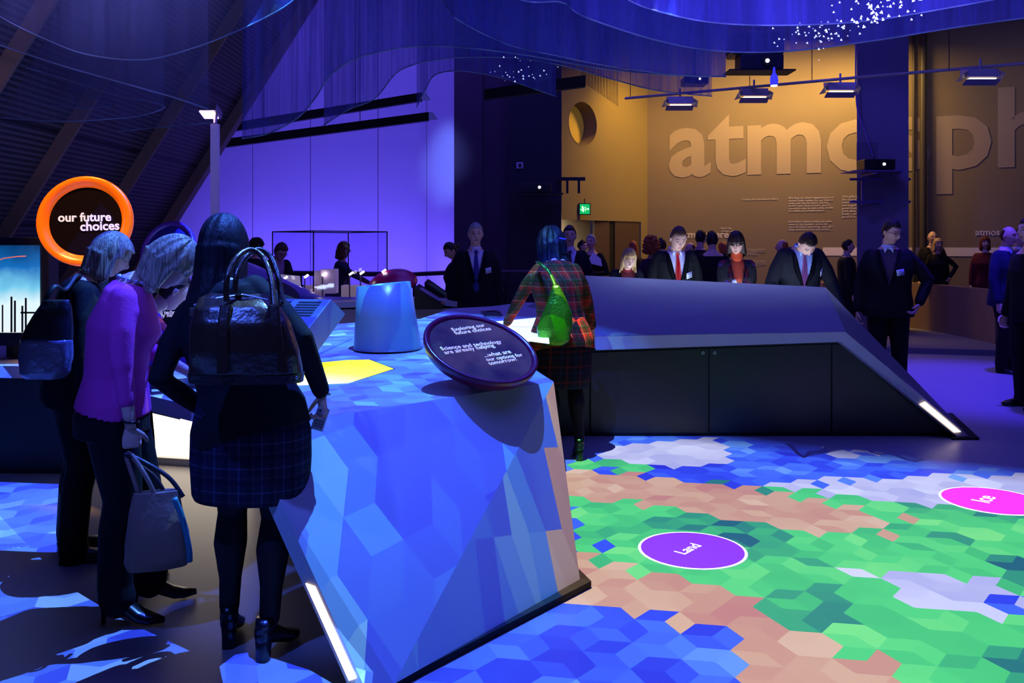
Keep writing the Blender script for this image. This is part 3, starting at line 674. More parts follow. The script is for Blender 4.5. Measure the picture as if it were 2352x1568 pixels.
def person(label, loc, yaw, h=1.75, sex='m', g=1.0, lean=0, hunch=0, hp=0, hy=0, ht=0, hl=None, hr=None, ehl=None, ehr=None, feet=((-.10, 0), (.10, 0)), outfit='suit',
           top=(16, 16, 22), shirt=(225, 230, 245), tie=None, bottom=(12, 12, 16), hair='short', hmat=None, skirt=None, legs=None, shoe='flat', shoec=(8, 8, 10), badge=None, badge_rot=0.15,
           glasses=False, mouth='closed', topmat=None, botmat=None, near=False, skin=None, curl=.6, palm=None, neckc=None, vest=None, hlen=.3, vol=1.0, sleeve=1.0, hem=.80, group=None, slm=None, hdir=None, nohands=False, side=0, hemw=0, necklace=False):
    base = MALE if sex == 'm' else FEM; k = h/1.75; S = Matrix.Scale(k, 4); vx = .0085 if near else .014; skin = skin or SKIN
    cl, sl = math.cos(-math.radians(lean)), math.sin(-math.radians(lean)); RL = Matrix.Rotation(-math.radians(lean), 3, 'X'); RH = Matrix.Rotation(-math.radians(hunch), 3, 'X')
    RS = Matrix.Rotation(math.radians(side), 3, 'Y')
    P1_ = Vector((0, 0, .93)); P2_ = Vector((0, 0, 1.22))
    def T(p):
        p = Vector(p)
        if hunch and p.z > 1.10: t = ss(1.10, 1.34, p.z); p = P2_+Matrix.Rotation(-math.radians(hunch*t), 3, 'X') @ (p-P2_)
        if lean:
            t = ss(.84, 1.02, p.z) if p.z < 1.02 else 1; p = P1_+Matrix.Rotation(-math.radians(lean*t), 3, 'X') @ (p-P1_)
        if side:
            t = ss(.84, 1.02, p.z) if p.z < 1.02 else 1; p = P1_+Matrix.Rotation(math.radians(side*t), 3, 'Y') @ (p-P1_)
        return p
    def Ti(p):
        p = P1_+RS.inverted() @ (p-P1_); p = P1_+RL.inverted() @ (p-P1_); return P2_+RH.inverted() @ (p-P2_)
    def torso(bm, inf, z0=.78, z1=1.5, gg=g, flare=0):
        R = []; prof = [q for q in base if z0-.04 <= q[0] <= z1+.001]
        for (z, rx, ry, yo) in prof:
            e = inf*(1 if z < 1.44 else .6); fz = flare*max(0, (1.0-z)/.2); c = T((0, yo, z)); cx = T((rx*gg+e+fz, yo, z))-c; cy = T((0, yo+ry*(gg if z < 1.3 else 1)*(1+.25*(gg-1)*(z < 1.2))+e+fz, z))-c
            R.append((c, cx, cy))
        loft(bm, R, 28, sq=.88)
    sw = .178 if sex == 'm' else .155; sw *= 1+.4*(g-1)
    sh = {s: T((s*sw, -.005, 1.40)) for s in (-1, 1)}
    al, fl_ = (.295, .265) if sex == 'm' else (.28, .245)
    hands = {-1: hl, 1: hr}; hints = {-1: ehl, 1: ehr}; arm = {}
    for s in (-1, 1):
        t = hands[s] if hands[s] is not None else (s*(sw+.07+.10*(g-1)), .05, sh[s].z-.545)
        arm[s] = ik(sh[s], t, al, fl_, hints[s] or (s*.6, -1, -.25))
    hipw = .088; lg = {}
    for s, ft in zip((-1, 1), feet):
        hz = {'flat': .085, 'heel': .15, 'block': .145}[shoe]; an = Vector((ft[0], ft[1], hz)); ll = (Vector((s*hipw, 0, .90))-an).length*.503; kn, an = ik((s*hipw, 0, .90), an, ll, ll, (s*.12, 1, 0)); lg[s] = (Vector((s*hipw, 0, .90)), kn, an)
    def arms(bm, inf, upto=1.0):
        for s in (-1, 1):
            e, w_ = arm[s]; a = sh[s]; rs = (.056 if sex == 'm' else .047)
            m1 = a.lerp(e, .5); P_ = [a+Vector((-s*.03, 0, .0)), m1, e, e.lerp(w_, .5*min(1, upto*2-1)) if upto > .5 else e.lerp(w_, .01)]; R_ = [rs+inf, rs*.90+inf, rs*.78+inf*1.1, rs*.66+inf*1.1]
            if upto > .6: P_.append(e.lerp(w_, upto)); R_.append(rs*.50+inf*1.25)
            limb(bm, P_, R_)
    def legsf(bm, inf, cuff=1.0, fem=sex == 'f'):
        for s in (-1, 1):
            a, kn, an = lg[s]; calf = kn.lerp(an, .32)-Vector((0, .012, 0))
            if cuff == 1.0 and inf > .012: limb(bm, [a, a.lerp(kn, .5), kn, calf, an+Vector((0, .0, .02)), an+Vector((0, .01, -.045))], [.098*g**.5+inf*.6, .082+inf, .062+inf, .058+inf, .052+inf*1.1, .056+inf*1.1])
            else: limb(bm, [a, a.lerp(kn, .5), kn, calf, kn.lerp(an, .7), an], [.092*g**.5+inf, .076*g**.5+inf, .054+inf, .056*g**.5+inf, .040+inf, .036+inf])
    def done(name, bm, m, parent=None, smooth=True, mats=None):
        bmesh.ops.transform(bm, matrix=S, verts=bm.verts[:]); return link(name, bm, m, parent, smooth, mats)
    # head frame
    nb_ = T((0, -.002, 1.47)); RB = RS @ RL @ RH; nd = (RB @ Vector((0, .02+.25*max(0, -hp)/60, .1))).normalized() if hunch+lean+abs(side) > 5 else Vector((0, .12, 1)).normalized()
    RHd = Matrix.Rotation(math.radians(hy), 3, 'Z') @ Matrix.Rotation(math.radians(hp), 3, 'X') @ Matrix.Rotation(math.radians(ht), 3, 'Y')
    hc = nb_+nd*.075+RHd @ Vector((0, .018, .090)); MH = Matrix.Translation(hc) @ RHd.to_4x4()
    if sex == 'f': MH = MH @ Matrix.Diagonal((.95, .95, .95, 1))
    # body: one continuous surface
    bm = nb(); torso(bm, 0); arms(bm, 0); legsf(bm, 0)
    limb(bm, [T((0, -.01, 1.42)), nb_, nb_+nd*.07, hc-RHd @ Vector((0, .015, .03))], [.06, .056 if sex == 'm' else .048, .054 if sex == 'm' else .046, .055])
    bm = cook(bm, vx, 3)
    tmp = bpy.data.meshes.new('t'); hb = head_bm(MH, mouth); hb.to_mesh(tmp); hb.free(); bm.from_mesh(tmp); bpy.data.meshes.remove(tmp)
    if not nohands:
        for s in (-1, 1):
            e, w_ = arm[s]; d_ = (w_-e).normalized(); pnv = (palm or {}).get(s, (-s, .15, 0)); cu_ = curl[s] if isinstance(curl, dict) else curl
            if hdir and s in hdir: d_ = Vector(hdir[s])
            th_ = (s if pnv[0]*-s > 0 else s); hb = hand_bm(w_+d_*.012, d_, pnv, 1 if (d_.cross(Vector(pnv)).dot(Vector((0, 1, .3))) > 0) else -1, cu_, 1.0 if sex == 'm' else .92, near)
            tmp = bpy.data.meshes.new('t'); hb.to_mesh(tmp); hb.free(); bm.from_mesh(tmp); bpy.data.meshes.remove(tmp)
    root = done('person', bm, None, None, True, [skin, LIPS, EYES, BROW, TEETH]); root.location = (loc[0], loc[1], loc[2] if len(loc) > 2 else 0); root.rotation_euler = (0, 0, math.radians(yaw))
    tag(root, label, 'person', group)
    # hair
    done('hair', hair_bm(MH, hair, len(label) % 13, hlen, vol), hmat or H_DARK, root)
    nm = 'cloth_%d_%d_%d' % top; mt = topmat or mat(nm, top, rough=.85, bump=.15, bscale=120, sheen=.0, spec=.25)
    def opening(bm, fn):
        kill = [f for f in bm.faces if fn(Ti(f.calc_center_median()))]
        bmesh.ops.delete(bm, geom=kill, context='FACES')
    if outfit in ('suit', 'jacket'):
        bm = nb(); torso(bm, .026, hem-.03, 1.47, flare=.02); arms(bm, .017, .93); bm = cook(bm, vx, 4)
        zb_ = 1.10 if outfit == 'suit' else 1.0; wtop = .078
        opening(bm, lambda q: (q.y > .03 and zb_ < q.z < 1.50 and abs(q.x) < wtop*((q.z-zb_)/(1.44-zb_))+.004) or q.z > 1.485 or q.z < hem-.02)
        jk = done('jacket', bm, mt, root)
        # lapels
        for s in (-1, 1):
            bm = nb(); rows = []
            for i in range(9):
                z = zb_+.02+(1.455-zb_-.02)*i/8; inner = wtop*((z-zb_)/(1.44-zb_))+.002; wl = .012+.040*math.sin(PI*min(1, (i+.5)/8*.8))
                pr = [q for q in base]; rx = ry = yo = 0
                for a_, b_ in zip(pr, pr[1:]):
                    if a_[0] <= z <= b_[0]: t = (z-a_[0])/(b_[0]-a_[0]); rx = a_[1]+(b_[1]-a_[1])*t; ry = a_[2]+(b_[2]-a_[2])*t; yo = a_[3]+(b_[3]-a_[3])*t
                def fy(x): u = min(.98, abs(x)/(rx*g+.026)); return yo+(ry*(g if z < 1.3 else 1)+.030)*(1-u**2.2)**.5
                rows.append([bm.verts.new(T((s*x, fy(x)+o_, z))) for x, o_ in ((inner, .004), (inner+wl*.5, .007), (inner+wl, .003))])
            for i in range(8):
                for j_ in range(2): bm.faces.new((rows[i][j_], rows[i][j_+1], rows[i+1][j_+1], rows[i+1][j_]))
            bmesh.ops.solidify(bm, geom=bm.faces[:], thickness=.003); done('lapel', bm, mt, root)
        bm = nb(); torso(bm, .010, .90, 1.48); bm = cook(bm, vx, 4); smt = mat('shirt_%d_%d_%d' % shirt, shirt, rough=.7, bump=.2, bscale=25)
        s_ = done('shirt', bm, smt, root)
        if neckc is None:
            bm = nb(); lathe_r = []
            for (rr, zz) in ((.060, 1.462), (.066, 1.475), (.064, 1.505), (.058, 1.508), (.055, 1.47)):
                c = T((0, .0, zz)); lathe_r.append((c, T((rr, 0, zz))-c, T((0, rr*1.08, zz))-c))
            loft(bm, lathe_r, 20, cap=False); done('collar', bm, smt, root)
            for s in (-1, 1):
                bm = nb(); slab(bm, [T((s*.004, .078, 1.478)), T((s*.045, .060, 1.488)), T((s*.040, .108, 1.425))], T((0, .003, 0))-T((0, 0, 0)) if False else Vector((0, .003, 0))); done('collar_point', bm, smt, root)
        else:
            bm = nb(); RR = []
            for (rr, zz) in ((.074, 1.44), (.064, 1.47), (.062, 1.52), (.060, 1.545)):
                c = T((0, .012*(zz-1.44)/.1, zz)); RR.append((c, T((rr, 0, zz))-T((0, 0, zz)), T((0, rr, zz))-T((0, 0, zz))))
            loft(bm, RR, 20); done('polo_neck', bm, mat('knit_%d_%d_%d' % neckc, neckc, rough=.9, bump=.3, bscale=150), root)
        if tie:
            bm = nb(); rows = []
            for i, (z, wv) in enumerate(((1.46, .016), (1.445, .019), (1.425, .013), (1.36, .022), (1.26, .028), (1.15, .034), (1.04, .038), (1.0, .030), (.975, .004))):
                pr = [q for q in base]; 
                for a_, b_ in zip(pr, pr[1:]):
                    if a_[0] <= z <= b_[0]: t = (z-a_[0])/(b_[0]-a_[0]); ry = a_[2]+(b_[2]-a_[2])*t; yo = a_[3]+(b_[3]-a_[3])*t
                y = yo+ry*(g if z < 1.3 else 1)+.018+(.012 if i < 2 else 0)+.006*(z < 1.2)
                if z > 1.42: y += .012*(z-1.42)/.04
                rows.append([bm.verts.new(T((x, y+o_, z))) for x, o_ in ((-wv, 0), (-wv*.4, .005), (wv*.4, .005), (wv, 0))])
            for i in range(len(rows)-1):
                for j_ in range(3): bm.faces.new((rows[i][j_], rows[i][j_+1], rows[i+1][j_+1], rows[i+1][j_]))
            bmesh.ops.solidify(bm, geom=bm.faces[:], thickness=.004); done('tie', bm, tie, root)
    else:
        bm = nb(); torso(bm, .014, hem-.03, 1.46, flare=hemw); arms(bm, .010, sleeve); bm = cook(bm, vx, 4)
        opening(bm, lambda q: q.z > 1.478 or q.z < hem-.02)
        done({'cardigan': 'cardigan', 'coat': 'coat'}.get(outfit, 'top'), bm, mt, root)
        if neckc:
            bm = nb(); RR = []
            for (rr, zz) in ((.074, 1.44), (.062, 1.47), (.060, 1.52), (.058, 1.545)):
                c = T((0, .012*(zz-1.44)/.1, zz)); RR.append((c, T((rr, 0, zz))-T((0, 0, zz)), T((0, rr, zz))-T((0, 0, zz))))
            loft(bm, RR, 20); done('polo_neck', bm, mat('knit_%d_%d_%d' % neckc, neckc, rough=.9, bump=.3, bscale=150), root)
    if vest:
        bm = nb(); torso(bm, .030, .85, 1.46); bm = cook(bm, vx, 4)
        opening(bm, lambda q: (q.y > .02 and q.z > 1.12 and abs(q.x) < .018+.05*(q.z-1.12)/.3) or q.z > 1.47 or q.z < .87); done('waistcoat', bm, mat('vest_%d_%d_%d' % vest, vest, rough=.9), root)
    bmt = botmat or mat('cloth_%d_%d_%d' % bottom, bottom, rough=.85, bump=.12, bscale=120, spec=.25)
    if skirt:
        bm = nb(); R = []
        for (z, rx, ry) in ((1.03, .140*g, .105*g), (.95, .172*g, .128*g), (.86, .190*g, .142*g), (.75, .192*g, .140*g), (.62, .186*g, .134*g), (skirt, .178*g, .128*g), (skirt-.002, .170*g, .120*g), (.7, .165*g, .11*g)): c = T((0, -.006, z)) if z > .84 else Vector((0, -.006, z)); R.append((c, Vector((rx, 0, 0)), Vector((0, ry, 0))))
        loft(bm, R, 40, sq=.9); done('skirt', bm, bmt, root)
        if legs:
            bm = nb(); legsf(bm, .004, .9); bm = cook(bm, vx, 3); opening(bm, lambda q: False); done('tights', bm, mat('tights_%d_%d_%d' % legs, legs, rough=.7, spec=.3), root)
    else:
        bm = nb(); torso(bm, .008, .78, 1.02); legsf(bm, .018); bm = cook(bm, vx, 4); done('trousers', bm, bmt, root)
    for s in (-1, 1):
        an = lg[s][2]; yv = .25*s
        bm = shoe_bm(Vector((an.x, an.y+.01, 0)), Vector((math.sin(yv), math.cos(yv), 0)), shoe); done('shoe', bm, mat('shoe_%d_%d_%d' % shoec, shoec, rough=.3), root)
    if badge:
        x, z = badge; pr = base
        for a_, b_ in zip(pr, pr[1:]):
            if a_[0] <= z <= b_[0]: t = (z-a_[0])/(b_[0]-a_[0]); rx = a_[1]+(b_[1]-a_[1])*t; ry = a_[2]+(b_[2]-a_[2])*t; yo = a_[3]+(b_[3]-a_[3])*t
        u = min(.9, abs(x)/(rx*g+.026)); y = yo+(ry*(g if z < 1.3 else 1)+.036)*(1-u**2.2)**.5
        c = T((x, y+.006, z)); R3_ = RB @ Matrix.Rotation(-math.atan(x*2.2/.17*.6), 3, 'Z') @ Matrix.Rotation(badge_rot, 3, 'Y'); 
        bm = nb(); box(bm, c, (.088, .004, .058), R3_); bd = done('name_badge', bm, mat('badge_white', (215, 225, 245), rough=.35), root)
        bm = nb()
        for dz, wv in ((.014, .05), (.006, .03), (-.010, .06), (-.016, .04)): box(bm, c+R3_ @ Vector((.008, .003, dz)), (wv, .001, .003), R3_)
        done('badge_print', bm, mat('print_grey', (90, 95, 120)), bd)
    if glasses:
        bm = nb()
        for s in (-1, 1):
            pts = [MH @ Vector((s*.032+.021*math.cos(a), .098, .012+.015*math.sin(a))) for a in [2*PI*i/12 for i in range(13)]]; tube(bm, pts, .0022, 6)
            tube(bm, [MH @ Vector((s*.053, .096, .016)), MH @ Vector((s*.078, .04, .014)), MH @ Vector((s*.080, -.01, .008))], .002, 6)
        tube(bm, [MH @ Vector((-.011, .102, .016)), MH @ Vector((.011, .102, .016))], .002, 6)
        done('glasses', bm, M_black, root)
    if necklace:
        for i in range(14):
            a = PI*.15+PI*1.7*i/13; q = T((.075*math.cos(a+PI/2), .068*math.sin(a+PI/2), 1.475)); 
            if i == 0: bmn = nb()
            r = bmesh.ops.create_uvsphere(bmn, u_segments=10, v_segments=8, radius=.011)['verts']; bmesh.ops.translate(bmn, vec=q, verts=r)
        done('bead_necklace', bmn, mat('beads_silver', (190, 190, 210), rough=.15, metal=.6), root)
    root['wr'] = [*(k*arm[-1][1]), *(k*arm[1][1])]
    return root
# ================================================================ OBJECTS
# ---------------------------------------------------------------- front console
A = Vector((-.90, 3.455, .85)); B = Vector((.215, 4.49, .85)); Cc = Vector((-.41, 3.03, .03)); D = Vector((.31, 3.975, .03)); E_ = Vector((-.885, 3.253, .641)); G_ = Vector((-.508, 2.99, .041))
con = empty('exhibit_console', (-.3, 4.5, 0), 'large faceted white exhibit table in the foreground covered in projected blue shapes', 'exhibit table')
def kid(par, name, bm, m, smooth=False, mats=None):
    bmesh.ops.translate(bm, vec=-par.location, verts=bm.verts[:]); return link(name, bm, m, par, smooth, mats)
def top(px, py):                    # the table's upper sheet rises gently towards the back
    # z = .85 + .03*(Y-4.3)
    s = (py-HY)/F; Y = (H-.85+.03*4.3)/(s+.03); return Vector(((px-CX)*Y/F, Y, H-s*Y))
Lb = [A, B, top(1231, 850), Vector((.10, 5.7, .89)), Vector((.14, 6.55, .915)), Vector((.42, 6.86, .89)), Vector((.68, 6.98, .79))]
Rb = [Vector((.64, 7.9, 1.02)), top(1205, 694), top(1130, 703), top(1040, 708), top(965, 732), top(815, 774), top(729, 813), Vector((-1.35, 4.7, .86)), Vector((-1.62, 4.75, .855)), Vector((-2.2, 5.1, .85)), Vector((-3.6, 6.2, .85)), Vector((-4.2, 5.6, .85)), Vector((-3.35, 5.12, .85)), Vector((-2.55, 5.02, .85)), Vector((-1.75, 4.12, .85)), Vector((-1.40, 3.82, .85))]
bm = nb(); slab(bm, Lb+Rb, (0, 0, -.07)); bmesh.ops.triangulate(bm, faces=[f for f in bm.faces if len(f.verts) > 4])
kid(con, 'table_top', bm, M_white)
bm = nb(); inn = (B-A).cross(Cc-A).normalized()
slab(bm, [A, B, Cc, G_, E_], -inn*.05 if inn.z > 0 else inn*.05)
ff = kid(con, 'front_facet', bm, M_white); 
bm = nb(); n2 = (Cc-B).cross(D-B).normalized()
if n2.y > 0: n2 = -n2
slab(bm, [B, Cc, D], -n2*.02)
kid(con, 'side_facet', bm, M_white)
B3 = Vector((.135, 4.9, .86))
# right-hand wall of the body behind the side facet
bm = nb(); slab(bm, [B, D, Vector((.24, 4.7, .03)), Vector((.12, 5.5, .03)), Vector((.10, 5.7, .82)), Vector((.135, 4.9, .8))], (-.03, 0, 0)); kid(con, 'side_panel', bm, M_dark)
# left rim of the facet: the side of the slab, with the light strip let into it
ra, rb, rc_ = A+Vector((-.0, 0, -.002)), E_, G_
off = Vector((-.052, .028, -.030))
bm = nb()
for (u, v) in ((A, E_), (E_, G_)):
    hexa(bm, [u, v, v+Vector((.02, .03, -.04)), u+Vector((.02, .03, -.04)), u+off, v+off, v+off+Vector((.03, .03, -.03)), u+off+Vector((.03, .03, -.03))])
kid(con, 'facet_rim', bm, mat('rim_white', (170, 172, 182), rough=.5))
M_strip = mat('light_strip', (255, 245, 220), em=(255, 226, 196), es=2.2)
dv = (G_-E_)
def rimp(t, s): return E_+dv*t+off*s
nrm = dv.cross(off).normalized()
if nrm.y > 0: nrm = -nrm
bm = nb(); slab(bm, [rimp(.505, .22), rimp(.955, .22), rimp(.955, .72), rimp(.475, .72)], nrm*.006); kid(con, 'light_strip', bm, M_strip)
bm = nb(); slab(bm, [Vector((-.47, 2.97, .03)), Vector((.36, 3.955, .03)), Vector((.27, 4.25, .03)), Vector((-.6, 3.2, .03))], (0, 0, -.028)); kid(con, 'plinth', bm, M_plinth)
# dark recessed body below the table top
bm = nb(); slab(bm, [Vector((-.50, 4.05, .78)), Vector((.02, 4.7, .78)), Vector((.0, 6.3, .78)), Vector((-.7, 6.6, .78)), Vector((-.85, 5.4, .78)), Vector((-.95, 4.7, .78)), Vector((-.80, 4.05, .78))], (0, 0, -.78)); kid(con, 'body', bm, M_black)
bm = nb(); slab(bm, [Vector((-2.68, 6.3, .78)), Vector((-2.6, 5.9, .78)), Vector((-3.3, 5.92, .78)), Vector((-4.4, 6.0, .78)), Vector((-4.2, 6.6, .78))], (0, 0, -.78)); kid(con, 'cabinet', bm, M_black)
# panel under the ledge; the lamplight falling on it is put in as glow
bm = nb(); slab(bm, [Vector((-2.58, 6.2, .06)), Vector((-1.80, 6.0, .06)), Vector((-1.80, 6.0, .60)), Vector((-2.58, 6.2, .60))], (0, .04, 0)); kid(con, 'lit_panel', bm, mat('lit_panel_glow', (255, 250, 235), em=(255, 236, 205), es=2.4))
bm = nb(); slab(bm, [Vector((-2.64, 6.19, 0)), Vector((-1.74, 5.98, 0)), Vector((-1.74, 5.98, .05)), Vector((-2.64, 6.19, .05))], (0, .08, 0)); kid(con, 'lit_panel_sill', bm, M_white)
bm = nb(); slab(bm, [Vector((-1.7, 6.0, .78)), Vector((-.9, 6.0, .78)), Vector((-.9, 6.5, .78)), Vector((-1.8, 6.5, .78))], (0, 0, -.78)); kid(con, 'rear_cabinet', bm, M_black)
# yellow light panel let into the top
up = Vector((0, 0, .004))
yp = [top(x, y)+up for x, y in ((560, 850), (797, 828), (848, 827), (904, 848), (700, 913), (560, 955))]
bm = nb(); slab(bm, yp, (0, 0, -.003))
my = bpy.data.materials.new('yellow_light'); my.use_nodes = True; nt = my.node_tree; b = nt.nodes['Principled BSDF']; tc = nt.nodes.new('ShaderNodeTexCoord'); Ex.nt = nt
ln_ = nt.nodes.new('ShaderNodeVectorMath'); ln_.operation = 'DISTANCE'; nt.links.new(tc.outputs['Object'], ln_.inputs[0]); ln_.inputs[1].default_value = (-.88, -.45, .85)
b.inputs['Base Color'].default_value = (.4, .5, 0, 1)
nt.links.new(ramp(Ex(ln_.outputs['Value']), [(.45, (255, 253, 200)), (.68, (255, 255, 70)), (.95, (214, 242, 0))]), b.inputs['Emission Color']); b.inputs['Emission Strength'].default_value = 1.5
yo = kid(con, 'yellow_light_panel', bm, my)
cen = sum(yp, Vector())/len(yp); bm = nb(); slab(bm, [cen+(q_-cen)*1.022-Vector((0, 0, .001)) for q_ in yp], (0, 0, -.002)); kid(con, 'panel_edge', bm, M_black)
# vents and touch screen in the top beside the plaid woman
def vent(par, o, ux, uy, n=5, wd=.16, gap=.028):
    bm = nb(); ux = ux.normalized(); uy = uy.normalized(); nn = ux.cross(uy).normalized()
    if nn.z < 0 and abs(nn.z) > .2: nn = -nn
    for i in range(n):
        a = o+uy*(i*gap); slab(bm, [a, a+ux*wd, a+ux*wd+uy*gap*.42, a+uy*gap*.42], nn*.003)
    return kid(par, 'vent', bm, M_black)
for (vx, vy) in ((1112, 727), (1180, 719)):
    o_ = top(vx, vy)+up; vent(con, o_, top(vx+30, vy-1)-top(vx, vy), top(vx-4, vy-6)-top(vx, vy), 5, .17, .09)
M_scr = mat('white_screen', (235, 238, 230), em=(232, 240, 232), es=.95)
bm = nb(); slab(bm, [top(x, y)+up for x, y in ((1120, 741), (1255, 728), (1262, 790), (1200, 782))], (0, 0, -.003)); s1 = kid(con, 'touch_screen', bm, M_scr)
bm = nb()
for (x, y, x2, y2) in ((1170, 745, 1196, 743), (1172, 751, 1190, 749), (1180, 757, 1196, 755), (1202, 742, 1222, 740), (1204, 748, 1216, 747), (1188, 763, 1200, 762), (1206, 760, 1226, 757), (1208, 768, 1222, 766), (1160, 740, 1230, 734)):
    a, b_ = top(x, y)+up*1.3, top(x2, y2)+up*1.3; slab(bm, [a, b_, b_+Vector((0, .03, .001)), a+Vector((0, .03, .001))], (0, 0, .001))
x = kid(s1, 'screen_diagram', bm, mat('screen_grey', (150, 160, 165), em=(150, 160, 165), es=.4))
x.location = Vector((0, 0, 0)) 

# cone pipe
Yc = 5.62; c0 = W(891, 795, Yc); c0.z = .888; rb_ = .218
c1 = W(881, 652, Yc); tb = tag(bpy.data.objects.new('chimney_cone', None), 'blue-lit hollow tapering pipe standing upright on the foreground table', 'chimney'); tb.location = c0; C.objects.link(tb)
bm = nb(); seg = 64; rows = []
def cone_ring(r, z, cx, tilt, wall=0): return [bm.verts.new((cx+(r-wall)*math.cos(2*PI*i/seg), (r-wall)*math.sin(2*PI*i/seg), z+tilt*(r)*math.cos(2*PI*i/seg)-.0)) for i in range(seg)]
hgt = c1.z-c0.z
rows = [cone_ring(rb_, 0, 0, 0), cone_ring(rb_*.89, hgt*.5, (c1.x-c0.x)*.5, .03), cone_ring(.172, hgt-.0, c1.x-c0.x, .10), cone_ring(.172, hgt-.0, c1.x-c0.x, .10, .006), cone_ring(rb_*.88, hgt*.3, 0, .0, .006)]
for j in range(len(rows)-1):
    for i in range(seg): bm.faces.new((rows[j][i], rows[j][(i+1) % seg], rows[j+1][(i+1) % seg], rows[j+1][i]))
bm.faces.new(rows[-1])
link('cone_shell', bm, mat('cone_paint', (120, 150, 150), rough=.32, spec=.6), tb, True)
bm = nb(); lathe(bm, [(rb_+.004, .0), (rb_+.004, .006), (rb_, .008)], Matrix.Identity(4)); link('base_ring', bm, M_steel, tb)

# dish signs
def dish(name, c, n, r, depth, rimc, facem, label, cat='sign', rimw=.10, rim_em=0, bowl=None, lip=.02):
    n = Vector(n).normalized(); Mx = n.to_track_quat('Z', 'Y').to_matrix().to_4x4()
    t = empty(name, c, label, cat); I = Mx
    mr = mat('rim_'+name+str(rimc), rimc, rough=.28, spec=.6, em=rimc if rim_em else None, es=rim_em)
    bm = nb(); prof = [(0.001, -depth)]+[(r*math.sin(a), -depth*math.cos(a)) for a in [PI/2*k/10 for k in range(1, 11)]]
    lathe(bm, prof+[(r*.995, lip*.4), (r*.985, lip*.2)], I, 48, (0, 0)); link('bowl', bm, bowl or mr, t, True)
    bm = nb(); lathe(bm, [(r*.985, -.004), (r*1.0, lip*.3), (r*.99, lip*.8), (r*.965, lip), (r*(1-rimw*.5), lip*.85), (r*(1-rimw), 0.0), (r*(1-rimw), -.01)], I, 48, (0, 0)); link('rim', bm, mr, t, True)
    bm = nb(); lathe(bm, [(r*(1-rimw*.9), -.006), (r*(1-rimw*.9), 0)], I); f = link('sign_face', bm, facem, t)
    return t, f, Mx
M_face = mat('sign_face_dark', (16, 12, 20), rough=.12, spec=.6)
cs = W(1105, 800, 4.32); ns = Vector((.285, -.41, .88)).normalized()
mface = bpy.data.materials.new('sign_face_backlit'); mface.use_nodes = True; nt = mface.node_tree; b = nt.nodes['Principled BSDF']; b.inputs['Base Color'].default_value = (.02, .015, .03, 1); b.inputs['Roughness'].default_value = .15
tc = nt.nodes.new('ShaderNodeTexCoord'); nz = nt.nodes.new('ShaderNodeTexNoise'); nz.inputs['Scale'].default_value = 5; nt.links.new(tc.outputs['Object'], nz.inputs['Vector']); Ex.nt = nt
nt.links.new(ramp(Ex(nz.outputs[0]), [(.3, (22, 18, 30)), (.7, (70, 62, 84))]), b.inputs['Emission Color']); b.inputs['Emission Strength'].default_value = .75
t, f, Mx = dish('round_sign', cs, ns, .294, .13, (96, 6, 46), mface, 'tilted round magenta sign reading Exploring our future choices on the white table', rimw=.11, lip=.012)
tx = Vector((.70, .70, .10)); tx = (tx-ns*tx.dot(ns)).normalized(); ty = ns.cross(tx)
def solve(px, py):                 # point of the sign's plane seen in that direction, relative to its centre
    d = Vector(((px-CX)/F, 1, -(py-HY)/F)); o_ = Vector((0, 0, H)); k = (cs-o_).dot(ns)/d.dot(ns); return o_+d*k-cs
for s, x0, y0, x1, y1 in (('Exploring our', 1041, 761, 1115, 750), ('future choices', 1047, 769, 1129, 758), ('Science and technology', 1015, 805, 1153, 788), ('are already helping', 1023, 814, 1137, 797), ('...what are', 1114, 821, 1175, 811), ('our options for', 1119, 830, 1202, 818), ('tomorrow?', 1125, 839, 1189, 828)):
    a, b_ = solve(x0, y0), solve(x1, y1); x_ = (b_-a); L_ = x_.length
    text('sign_lettering', s, L_, M_wletter, t, basis(a+ns*.002, x_, ty if abs(x_.normalized().dot(ty)) < .9 else tx), bold=.007, thick=.001)
bm = nb(); cyl(bm, -ns*.12, Vector((-.02, .06, -.168)), .045); link('sign_mount', bm, M_white, t)
# orange one on the left
cs = W(197, 508, 5.2); ns = Vector((.12, -1, .16)).normalized()
t, f, Mx = dish('ring_sign', cs, ns, .272, .14, (255, 104, 4), mat('sign_face_brown', (20, 14, 12), rough=.08, spec=.7), 'round orange-rimmed sign reading our future choices on the left', rimw=.24, rim_em=.55, lip=.035)
for s, x0, y0, x1, y1 in (('our future', 134, 509, 256, 507), ('choices', 185, 530, 275, 527)):
    a, b_ = solve(x0, y0), solve(x1, y1); text('sign_lettering', s, (b_-a).length, M_wletter, t, basis(a+ns*.004, b_-a, (0, 0, 1)), bold=.025, thick=.001)
bm = nb(); cyl(bm, (0, .16, -.05), (-.02, .25, -.88), .05, 20); link('sign_stalk', bm, M_black, t)
